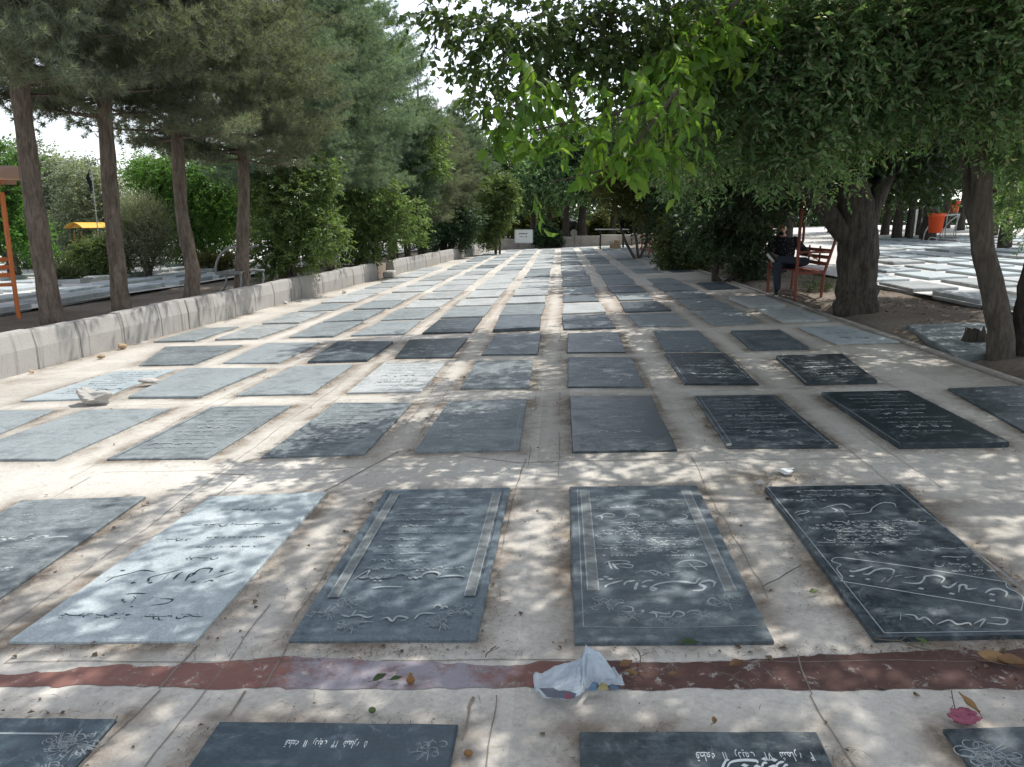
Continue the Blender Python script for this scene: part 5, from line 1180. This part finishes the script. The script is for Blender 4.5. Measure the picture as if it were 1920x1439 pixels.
# red machine beyond the far wall
p = V(1092, 440, 58); z0 = float(gz(p[0], 58)); root = tag(empty('red_tractor', (p[0], 58, z0), .1), 'small red tractor with raised pale arm beyond the far wall', 'tractor')
b = MB(); b.box((-.1, 0, .75), (1.5, .8, .5), bev=.08); b.box((.55, 0, .95), (.5, .7, .75), bev=.08); b.build('body', M['redmach'], root)
MB().box((-.75, 0, 1.15), (.5, .75, .7), bev=.1).build('seat', M['blackmetal'], root)
for x, r_ in ((-.7, .55), (.75, .34)):
    for y in (-.55, .55):
        b = MB(); b.tube([(x, y-.12, r_), (x, y+.12, r_)], r_, 18); wl = b.build('wheel', M['rubber'], root); b = MB(); b.tube([(x, y-.135, r_), (x, y+.135, r_)], r_*.5, 14); b.build('rim', M['galv'], wl)
b = MB(); b.tube([(.7, 0, 1.0), (1.1, 0, 1.7), (1.5, 0, 2.4)], .06, 6); b.build('arm', M['galv'], root)

# litter bins in the right field
def bin_(label, px, py, Y, hpx, wpx):
    p = V(px, py, Y); z0 = float(gz(p[0], Y)); k = Y/FPX; zb = p[2]-z0
    root = tag(empty('litter_bin', (p[0], Y, z0)), label, 'litter bin', 'orange litter bins in the right field'); h = hpx*k; r = wpx*k/2
    b = MB(); b.lathe([(r*.78, 0), (r*.8, .01), (r*.97, h*.82), (r*1.08, h*.83), (r*1.08, h*.98), (r*1.0, h), (r*.92, h*.98), (r*.8, h*.2)], (0, 0, zb), 20); b.build('bucket', M['bin'], root, True)
    b = MB()
    for j in range(12):
        a = 2*PI*j/12; b.box((r*1.1*math.cos(a), r*1.1*math.sin(a), zb+h*.985), (.03, .03, .05), a)
    b.build('rim', M['bin'], root)
    for sx in (-1, 1):
        b = MB(); b.tube([(sx*r*1.25, .1, -.05), (sx*r*1.2, .1, zb*.9), (sx*r*.6, .1, zb+h*.35), (0, r*.9, zb+h*.4)], .02, 6); b.build('leg', M['galv'], root, True)
    return root
bin_('nearer orange plastic litter bin on a metal stand in the right field', 1753, 437, 30, 34, 27)
bin_('farther orange plastic litter bin on a metal stand', 1789, 399, 31.5, 20, 15)
p = V(1775, 445, 30.6); z0 = float(gz(p[0], 30.6)); b = MB(); k = 30.6/FPX
b.tube([(-42*k, 0, -.1), (-38*k, 0, 20*k), (-28*k, 0, 36*k), (-8*k, 0, 46*k), (18*k, 0, 48*k)], .022, 6); b.tube([(18*k, 0, 48*k), (12*k, 0, 24*k), (11*k, 0, -.1)], .022, 6); b.tube([(18*k, 0, 48*k), (2*k, 0, 36*k), (-14*k, 0, 10*k)], .02, 6); b.tube([(-36*k, 0, -.1), (-28*k, 0, 8*k), (-16*k, 0, 6*k)], .02, 6)
tag(b.build('bin_frame', M['galv'], None, True, (p[0], 30.6, z0)), 'pale bent metal frame carrying the orange bins', 'frame')
p = V(1718, 420, 38); b = MB(); b.box((0, 0, 18*38/FPX/2+.5), (16*38/FPX, .25, 34*38/FPX), bev=.04); b.box((0, 0, .25), (10*38/FPX, .2, .55)); z0 = float(gz(p[0], 38))
tag(b.build('white_cabinet', M['white'], None, loc=(p[0], 38, z0)), 'white upright panel among the far trunks left of the bins', 'panel')
# flag
p = V(181, 500, 18.2); root = tag(empty('flag', (p[0]+.12, 18.2, LZ)), 'furled black flag on a thin pole above the yellow canopy', 'flag')
b = MB(); b.tube([(0, 0, -.1), (.02, 0, 2.6)], .012, 6); b.build('pole', M['galv'], root)
v = []; f = []
for i in range(9):
    z = 2.55-i*.07; ww = .02+.09*math.sin(PI*min(1, i/7)); v += [(-.02-.03*math.sin(i), -.02, z), (-.02-ww, .03*math.cos(i*1.3), z-.02), (-.05-ww*.4, .05, z)]
for i in range(8):
    a = i*3; f += [(a, a+1, a+4, a+3), (a+1, a+2, a+5, a+4), (a+2, a, a+3, a+5)]
b = MB(); b.add(v, f); b.build('cloth', M['blackcloth'], root)

# ================================================================== STONES, LITTER
def rock(name, label, loc, dims, seed, cat='rock', rz=0, mat='rock', rough=.22, group=None, n=28, m=18, extra=None):
    b = MB(); b.ell((0, 0, 0), (1, 1, 1), n, m); v = np.array(b.v); R_ = np.random.default_rng(seed)
    for _ in range(9):                       # broken flat facets
        d = unit(R_.normal(size=3)); c = R_.uniform(.55, .85); s = v@d; v = v-np.outer(np.clip(s-c, 0, None), d)*.92
    ns = (fbm(v[:, 0]*2+v[:, 2]*1.3, v[:, 1]*2+v[:, 2], 1.2, seed, 5)-.5)*rough*2; v = v*(1+ns[:, None])
    if extra is not None: v = extra(v)
    v = v*np.array(dims)/2; v[:, 2] -= v[:, 2].min(); b.v = [tuple(p) for p in v]
    o = b.build(name, M[mat], None, False, loc); o.rotation_euler = (0, 0, rz); return tag(o, label, cat, group)
p = G(172, 760); 
def saddle(v):
    v = v.copy(); v[:, 2] += .55*np.clip(-v[:, 0]-.1, 0, 1)+.1*np.clip(v[:, 0]-.3, 0, 1)-.28*np.exp(-((v[:, 0]-.05)/.3)**2)*(v[:, 2] > 0); return v
rock('broken_rock', 'large broken lump of grey concrete on the pavement at left', W3(p+np.array([0, .06, -.005])), (.43, .24, .15), 12, rz=-.22, rough=.3, extra=saddle)
p = G(278, 720, .02); rock('flat_rock', 'small flat grey rock lying on the white marble gravestone', W3(p+np.array([0, .02, .0])), (.24, .15, .06), 5, rz=.1, rough=.25)
for k, (px, py, s, lab) in enumerate([(230, 655, .11, 'brown stone at the foot of the wall above the white gravestone'), (190, 673, .08, 'smaller brown stone by the wall left of the bigger one'), (60, 700, .06, 'little stone by the wall at the far left'), (535, 570, .10, 'stone at the foot of the stained wall stretch'), (1700, 775, .05, 'pale pebble beside the right slabs'), (1365, 838, .035, 'white pebble at the corner of a dark gravestone'), (1425, 910, .04, 'pebble left of the far right front gravestone'), (645, 550, .12, 'rubble lump by the far part of the wall')]):
    rock('stone', lab, W3(G(px, py)), (s*1.3, s, s*.7), 30+k, 'stone', random.uniform(0, 3), 'rock' if k > 2 else 'brick', .3, 'loose stones', 12, 8)
# stump outside the kerb
p = G(1826, 645); b = MB(); b.lathe([(.13, -.05), (.11, .02), (.10, .10), (.085, .13), (.07, .09), (.0, .08)], (0, 0, 0), 14); v = np.array(b.v)
v[:, 2] += np.where(v[:, 2] > .09, rng.uniform(-.03, .06, len(v)), 0); v[:, :2] *= rng.uniform(.85, 1.15, (len(v), 1)); b.v = [tuple(q_) for q_ in v]
tag(b.build('tree_stump', M['bark_dark'], None, False, W3(p+np.array([0, 0, .02]))), 'small jagged stump left of the leaning trunk', 'stump')

# plastic bag
def bag():
    out = [G(x, y)[:2] for x, y in ((999, 1276), (1003, 1302), (1022, 1316), (1052, 1321), (1086, 1314), (1098, 1297), (1112, 1288), (1138, 1291), (1168, 1293), (1166, 1280), (1150, 1262), (1128, 1258), (1100, 1262), (1070, 1268), (1040, 1281), (1018, 1279))]
    out = np.array(out); c = G(1097, 1286)[:2]+np.array([0, .045]); org = np.array([c[0], c[1], float(zpave(np.array([c[0]]), np.array([c[1]]))[0])+.006])
    N = 96; th = np.linspace(0, 1, N, endpoint=False)*len(out); i0 = th.astype(int); fr = th-i0
    ring = out[i0 % len(out)]*(1-fr)[:, None]+out[(i0+1) % len(out)]*fr[:, None]; ring = ring-c
    K = 22; v = []; R_ = np.random.default_rng(4)
    for k in range(K+1):
        r = k/K
        for i in range(N):
            x, y = ring[i]*r; a = i/N*2*PI
            fold = (math.sin(a*5+r*2)*.5+math.sin(a*9-1.5*r)*.3+math.sin(a*17+2)*.15)
            L = math.hypot(*ring[i]); lf = .62 if ring[i][0] < -.02 else 1.0
            z = (.104*lf*(1-r**2.1)*(1-.35*max(0, fold)*r) + .014*math.exp(-(r/.12)**2)) + .034*fold*math.sin(PI*min(1, r*1.05))*(.35+.65*r)
            if r > .75: z = max(z, .0)*(1-(r-.75)/.25)+.012*abs(fold)*(r-.75)/.25+.004
            z += .022*math.exp(-((r-.93)/.07)**2)*(L > .1)
            v.append((x, y, max(z, .002)+SL*x))
    v[0:N] = [(v[0][0], v[0][1], .124)]*N
    f = []
    for k in range(K):
        for i in range(N):
            j = (i+1) % N; f.append((k*N+i, k*N+j, (k+1)*N+j, (k+1)*N+i))
    V_ = np.array(v); V_ += np.stack([fbm(V_[:, 0], V_[:, 1], 30, 3)-.5, fbm(V_[:, 0], V_[:, 1], 30, 8)-.5, np.clip(fbm(V_[:, 0], V_[:, 1], 34, 13)-.5, -.1, .5)], 1)*np.array([.016, .016, .02])
    o = link('plastic_bag', npmesh('plastic_bag', V_, np.array(f), M['bag'], True), None, tuple(org))
    tag(o, 'crumpled white plastic bag lying on the red stripe', 'plastic bag')
    # printed panels showing on the turned out mouth and at the right lip
    def patch(name, mat, pts):
        P = [G(x, y, .03)-org for x, y in pts]; cc = sum(P)/len(P); b = MB(); n = len(P); vs = []
        for s_, dz in ((1, 0), (.6, .008), (0, .01)): vs += [tuple(cc+(q-cc)*s_+np.array([0, 0, dz+.0])) for q in P]
        fs = [(k*n+i, k*n+(i+1) % n, (k+1)*n+(i+1) % n, (k+1)*n+i) for k in range(2) for i in range(n)]
        b.add(vs, fs); b.build(name, M[mat], o)
    patch('print', 'bagprint', [(1011, 1291), (1030, 1290), (1048, 1299), (1062, 1297), (1081, 1301), (1077, 1310), (1060, 1311), (1045, 1309), (1026, 1307)])
    patch('print', 'bagred', [(1057, 1303), (1072, 1302), (1071, 1311), (1060, 1311)])
    patch('print', 'bagblue', [(1101, 1294), (1112, 1278), (1122, 1281), (1121, 1294), (1110, 1296)])
    patch('print', 'bagyel', [(1118, 1293), (1126, 1282), (1140, 1285), (1142, 1293), (1130, 1295)])
    patch('print', 'bagblue', [(1142, 1293), (1141, 1286), (1152, 1289), (1162, 1291), (1152, 1293)])
bag()

# fallen leaves that can be told apart
def fallen_leaf(label, px, py, L, rz, curl=.5, mat='dryleaf', wr=.6, tilt=.2, cat='fallen leaf'):
    p = G(px, py); b = MB(); n = 7; vs = []; f = []
    for i in range(n):
        u = i/(n-1); wd = wr*.5*math.sin(PI*min(1, .06+u*.97))**.8; zz = curl*.45*(u-.5)**2
        for s_, k in ((-1, 1), (-.5, .4), (0, 0), (.5, .4), (1, 1)): vs.append((L*(u-.5), L*wd*s_*(1-.35*curl*k), L*(zz+curl*.35*abs(s_)**2*wd*2+.03*math.sin(u*9+s_*4))))
    for i in range(n-1):
        for k in range(4): a = i*5+k; f.append((a, a+1, a+6, a+5))
    b.add(vs, f); o = b.build('fallen_leaf', M[mat], None, True, W3(p+np.array([0, 0, .012]))); o.rotation_euler = (tilt, 0, rz)
    b = MB(); b.tube([(-L*.5, 0, L*.1), (-L*.72, .01, L*.04)], .0012, 5); b.build('stalk', M['twig'], o)
    return tag(o, label, cat, 'fallen leaves')
for a in [('pale tan leaf right of the plastic bag on the red stripe', 1174, 1251, .058, .7, .5), ('small brown curled leaf below the tan leaf', 1182, 1269, .05, 2.6, .9), ('folded tan leaf on the red stripe right of centre', 1380, 1252, .062, .6, .9), ('small orange leaf above the lower right gravestone', 1338, 1358, .035, 1.4, .6),
          ('brown rolled leaf at the foot of the dark ladder band gravestone', 1293, 1213, .06, .1, 1.1), ('large pale brown leaf at the right end of the red stripe', 1868, 1244, .11, -.5, .5), ('second large brown leaf at the right edge of the stripe', 1900, 1250, .10, -.2, .7), ('yellow green leaf in the gap between the two right gravestones', 1526, 1114, .045, .5, .3),
          ('pale green leaf below the right bordered gravestone', 1728, 1208, .05, 2.2, .4), ('dark shrivelled leaf left of the brown nut', 743, 1280, .04, .5, 1.0), ('blackish green shrivelled leaf on the lilac paint', 712, 1279, .055, .9, 1.1), ('little white scrap like leaf on the right of the red stripe', 1262, 1270, .035, .2, .4)]:
    mt = 'ash' if 'green leaf' in a[0] else ('dark' if 'dark' in a[0] or 'blackish' in a[0] else 'dryleaf'); fallen_leaf(*a, mat=mt)
p = G(770, 1282); b = MB(); b.ell((0, 0, .013), (.0145, .0125, .013), 14, 9); o = b.build('nut', M['nut'], None, True, W3(p)); tag(o, 'round brown nut with a pale leaf tip on the red stripe', 'nut')
b = MB(); b.add([(-.009, -.004, .022), (.004, -.009, .024), (.009, .004, .034), (-.004, .006, .037)], [(0, 1, 2, 3)]); b.build('husk', M['dryleaf'], o)
p = G(698, 1336); b = MB(); b.ell((0, 0, .008), (.012, .010, .009), 10, 7); tag(b.build('green_fruit', M['ash'], None, True, W3(p)), 'tiny green fruit on the concrete above the blue gravestone', 'fruit')
p = G(878, 1417); b = MB(); b.ell((0, 0, .008), (.013, .011, .009), 10, 7); tag(b.build('seed_pod', M['nut'], None, True, W3(p)), 'dark round seed pod in the gap at the bottom', 'seed')
p = G(1472, 888); rock('crumpled_paper', 'crumpled white paper on the bare earth patch', W3(p), (.13, .09, .035), 77, 'paper', .2, 'white', .5, None, 22, 14)
# pink rag with a folded yellow leaf and twigs on it
p = G(1812, 1360); rock('pink_rag', 'crumpled pink rag at the corner of the lower right gravestone', W3(p+np.array([0, .015, 0])), (.085, .05, .036), 91, 'rag', .1, 'pink', .55, None, 26, 16)
o = fallen_leaf('folded yellow leaf standing on the pink rag', 1815, 1345, .07, 2.2, .9, 'dryleaf', .7, .5); o.location = W3(p+np.array([.005, .02, .055])); o.rotation_euler = (.7, -.5, 2.2)
b = MB(); b.tube([(0, 0, 0), (-.008, .004, .03), (-.014, .006, .055)], .0015, 5); b.tube([(-.008, .004, .03), (-.02, .0, .04)], .001, 5); tag(b.build('twig', M['twig'], None, False, W3(p+np.array([-.02, .03, .03]))), 'thin dry twig sticking up from the pink rag', 'twig')
for k, (x0, y0, x1, y1, lab) in enumerate([(1500, 1062, 1430, 1100, 'thin forked twig in the gap between the right gravestones'), (1190, 1215, 1212, 1262, 'thin twig crossing the edge of the red stripe'), (1640, 1198, 1760, 1222, 'long pale straw at the foot of the bordered gravestone'), (910, 1232, 930, 1212, 'short twig above the red stripe in the central strip'), (1345, 1260, 1410, 1290, 'curved thin twig on the dark red paint')]):
    a = G(x0, y0, .012); c = G(x1, y1, .012); b = MB(); pts = bend(tuple(a), tuple(c), 5, .006, .25); b.tube([q_-pts[0] for q_ in pts], .0022, 5)
    m0 = pts[2]; b.tube([m0-pts[0], m0-pts[0]+Vector((.03, .02, .004))], .0014, 5)
    tag(b.build('twig', M['twig'], None, False, tuple(pts[0])), lab, 'twig', 'twigs on the pavement')

# fine litter of needles and chips gathered along the stones: nobody could count it
R_ = np.random.default_rng(55); lp = []; ld = []
for r, cn, q, h in SLABS:
    if r > 3: continue
    for k in range(4):
        a, b_ = q[k], q[(k+1) % 4]; L = np.hypot(*(b_-a)); e = (b_-a)/L; nr = np.array([-e[1], e[0]])
        n = int(L*(130 if r < 2 else 60)*(1.5 if k == 1 or k == 3 else .8)*R_.uniform(.4, 1.2)); s = R_.random(n)
        keep = fbm(s*L+a[0]*3, s*0+a[1]*5, 2.5, 9, 3) > .47; s = s[keep]; d = R_.exponential(.045, len(s))+.006
        pp = a+np.outer(s, b_-a)+np.outer(d, nr); lp.append(pp)
for cx, cy, sx, sy, n in [(*G(1740, 1215)[:2], .35, .03, 320), (*G(1880, 1240)[:2], .14, .10, 220), (*G(720, 1222)[:2], .25, .02, 220), (*G(1440, 893)[:2], .16, .1, 160), (*G(1540, 1090)[:2], .1, .3, 180), (*G(300, 1220)[:2], .4, .04, 100), (.4, 3, 2, 1.6, 120), (0, 2.12, 1.6, .1, 60)]:
    lp.append(np.stack([R_.normal(cx, sx, n), R_.normal(cy, sy, n)], 1))
lp.append((lambda yy: np.stack([wallx(yy)+.03+R_.exponential(.12, 900), yy], 1))(R_.uniform(5.5, 20, 900)))
lp = np.concatenate(lp); n = len(lp); z = zpave(lp[:, 0], lp[:, 1])+R_.uniform(.004, .012, n); a = R_.uniform(0, 2*PI, n)
d = np.stack([np.cos(a), np.sin(a), R_.normal(0, .12, n)], 1); L = R_.gamma(2.2, .008, n)+.005; nd = R_.random(n) < .85; wd = np.where(nd, .0021, L*.4); L = np.where(nd, L*1.3, L*.55)
me = leaf_mesh('leaf_litter', np.column_stack([lp, z]), d, np.stack([R_.normal(0, .2, n), R_.normal(0, .2, n), np.ones(n)], 1), L, wd, 'quad', M['litter'])
tag(link('leaf_litter', me), 'dry needles and chips gathered along the gravestone edges', 'litter', kind='stuff')
# leaf litter on the soil strip at the right
n = 5200; X = R_.uniform(EDGEX+.16, 6.2, n); Y = R_.uniform(5, 26, n); ok = fbm(X, Y, 1.5, 17, 4) > .47; X, Y = X[ok], Y[ok]; n = len(X); a = R_.uniform(0, 2*PI, n)
me = leaf_mesh('soil_litter', np.column_stack([X, Y, zsoil(X, Y)+.012]), np.stack([np.cos(a), np.sin(a), R_.normal(0, .25, n)], 1), np.stack([R_.normal(0, .4, n), R_.normal(0, .4, n), np.ones(n)], 1), R_.gamma(3, .014, n), R_.gamma(2, .009, n), 'quad', M['litter'])
tag(link('soil_litter', me), 'dead leaves scattered on the bare soil under the right trees', 'litter', kind='stuff')

# ================================================================== THE SEATED PERSON
hp = (4.05, 14.3); z0 = float(gz(*hp)); root = tag(empty('person', (hp[0], hp[1], z0), math.radians(-14)), 'person in dark patterned shirt and jeans seated with crossed legs on the red bench', 'person')
def soft(name, mat, fn, vox=.012, it=4, parent=root):
    b = MB(); fn(b); me = b.mesh(name, M[mat]); o = link(name, me, parent)
    bake(o, [('REMESH', dict(mode='VOXEL', voxel_size=vox, use_smooth_shade=True)), ('SMOOTH', dict(factor=.5, iterations=it))])
    if not o.data.materials: o.data.materials.append(M[mat])
    return o
def limb(b, pts, rad, n=14):
    b.tube(pts, rad, n)
    for p_, r_ in zip(pts, rad): b.ell(p_, (r_, r_, r_), 14, 8)
SHL, ELL, WRL = (.15, .0, .96), (.34, .04, .76), (.48, .10, .68)
SHR, ELR, WRR = (-.215, .0, .95), (-.29, -.12, .71), (-.13, -.33, .68)
HD = (-.09, -.11, 1.165)
def body(b):
    b.ell((0, .03, .57), (.16, .13, .13)); b.ell((0, .03, .75), (.145, .11, .18)); b.ell((-.03, -.01, .91), (.165, .105, .13))
    limb(b, [(-.03, -.01, .97), (-.07, -.06, 1.06)], [.062, .055])
    b.ell(HD, (.076, .095, .112), 18, 12); b.ell((HD[0], HD[1]-.03, HD[2]-.055), (.056, .066, .06)); b.ell((HD[0], HD[1]-.098, HD[2]-.012), (.014, .022, .026))
    for s_ in (-1, 1): b.ell((HD[0]+s_*.078, HD[1]+.01, HD[2]-.005), (.014, .022, .032)); b.ell((HD[0]+s_*.03, HD[1]-.082, HD[2]+.032), (.026, .012, .010))
    for S, E, Wr, fd in ((SHL, ELL, WRL, (.05, .01, -.035)), (SHR, ELR, WRR, (.05, -.02, -.02))):
        limb(b, [S, E, Wr], [.05, .042, .028]); Wv, F_ = Vector(Wr), Vector(fd).normalized(); sd = F_.cross(Vector((0, 0, 1))).normalized()
        pc = Wv+F_*.055; b.ell(tuple(pc), (.043, .038, .022))
        for k, ln in enumerate((.066, .078, .074, .058)):
            q0 = pc+F_*.03+sd*(k-1.5)*.019; limb(b, [tuple(q0), tuple(q0+F_*ln*.5+Vector((0, 0, -.004))), tuple(q0+F_*ln*.85+Vector((0, 0, -.022)))], [.0095, .009, .008], 8)
        t0 = Wv+F_*.025+sd*.03; limb(b, [tuple(t0), tuple(t0+F_*.03+sd*.022), tuple(t0+F_*.06+sd*.02+Vector((0, 0, -.01)))], [.012, .0105, .009], 8)
    for H_, K_, A_ in (((-.09, .0, .55), (-.13, -.43, .53), (-.10, -.40, .10)), ((.09, .0, .55), (.33, -.34, .60), (-.13, -.44, .64))): limb(b, [H_, K_, A_], [.085, .058, .04])
soft('body', 'skin', body, .008, 3)
def shirt(b):
    b.ell((0, .03, .60), (.185, .15, .13)); b.ell((0, .03, .75), (.178, .142, .19)); b.ell((-.03, -.01, .91), (.205, .13, .125)); b.ell((-.045, -.03, 1.0), (.085, .08, .045))
    for S, E in ((SHL, ELL), (SHR, ELR)): limb(b, [S, tuple(Vector(S).lerp(Vector(E), .85)), tuple(Vector(S).lerp(Vector(E), 1.05))], [.075, .066, .064])
soft('shirt', 'shirt', shirt, .012, 5)
def trousers(b):
    b.ell((0, .03, .55), (.19, .16, .11))
    for H_, K_, A_ in (((-.09, .0, .55), (-.13, -.43, .53), (-.10, -.40, .14)), ((.09, .0, .55), (.33, -.34, .60), (-.10, -.43, .64))): limb(b, [H_, tuple((Vector(H_)+Vector(K_))/2), K_, tuple((Vector(K_)+Vector(A_))/2), A_], [.105, .093, .077, .068, .062])
soft('trousers', 'jeans', trousers, .012, 5)
for A_, T_, dn in (((-.10, -.38, .07), (-.11, -.55, .045), (0, 0, -.03)), ((-.16, -.44, .64), (-.26, -.50, .74), (-.035, -.01, -.02))):
    sh_ = soft('shoe', 'shoe', lambda b: (limb(b, [A_, tuple((Vector(A_)+Vector(T_))/2), T_], [.052, .048, .038])), .010, 4)
    soft('sole', 'sole', lambda b: (limb(b, [tuple(Vector(A_)+Vector(dn)), tuple((Vector(A_)+Vector(T_))/2+Vector(dn)), tuple(Vector(T_)+Vector(dn))], [.035, .035, .028])), .010, 2, sh_)
soft('hair', 'hair', lambda b: (b.ell((HD[0], HD[1]+.022, HD[2]+.042), (.082, .094, .088), 18, 12), b.ell((HD[0], HD[1]+.055, HD[2]-.01), (.072, .06, .075))), .008, 3)
soft('beard', 'hair', lambda b: (b.ell((HD[0], HD[1]-.040, HD[2]-.078), (.052, .060, .040)), b.ell((HD[0], HD[1]-.09, HD[2]-.048), (.026, .012, .007))), .007, 2)
for s_ in (-1, 1): MB().ell((HD[0]+s_*.029, HD[1]-.086, HD[2]+.012), (.012, .009, .007), 10, 6).build('eye', M['rubber'], root, True)
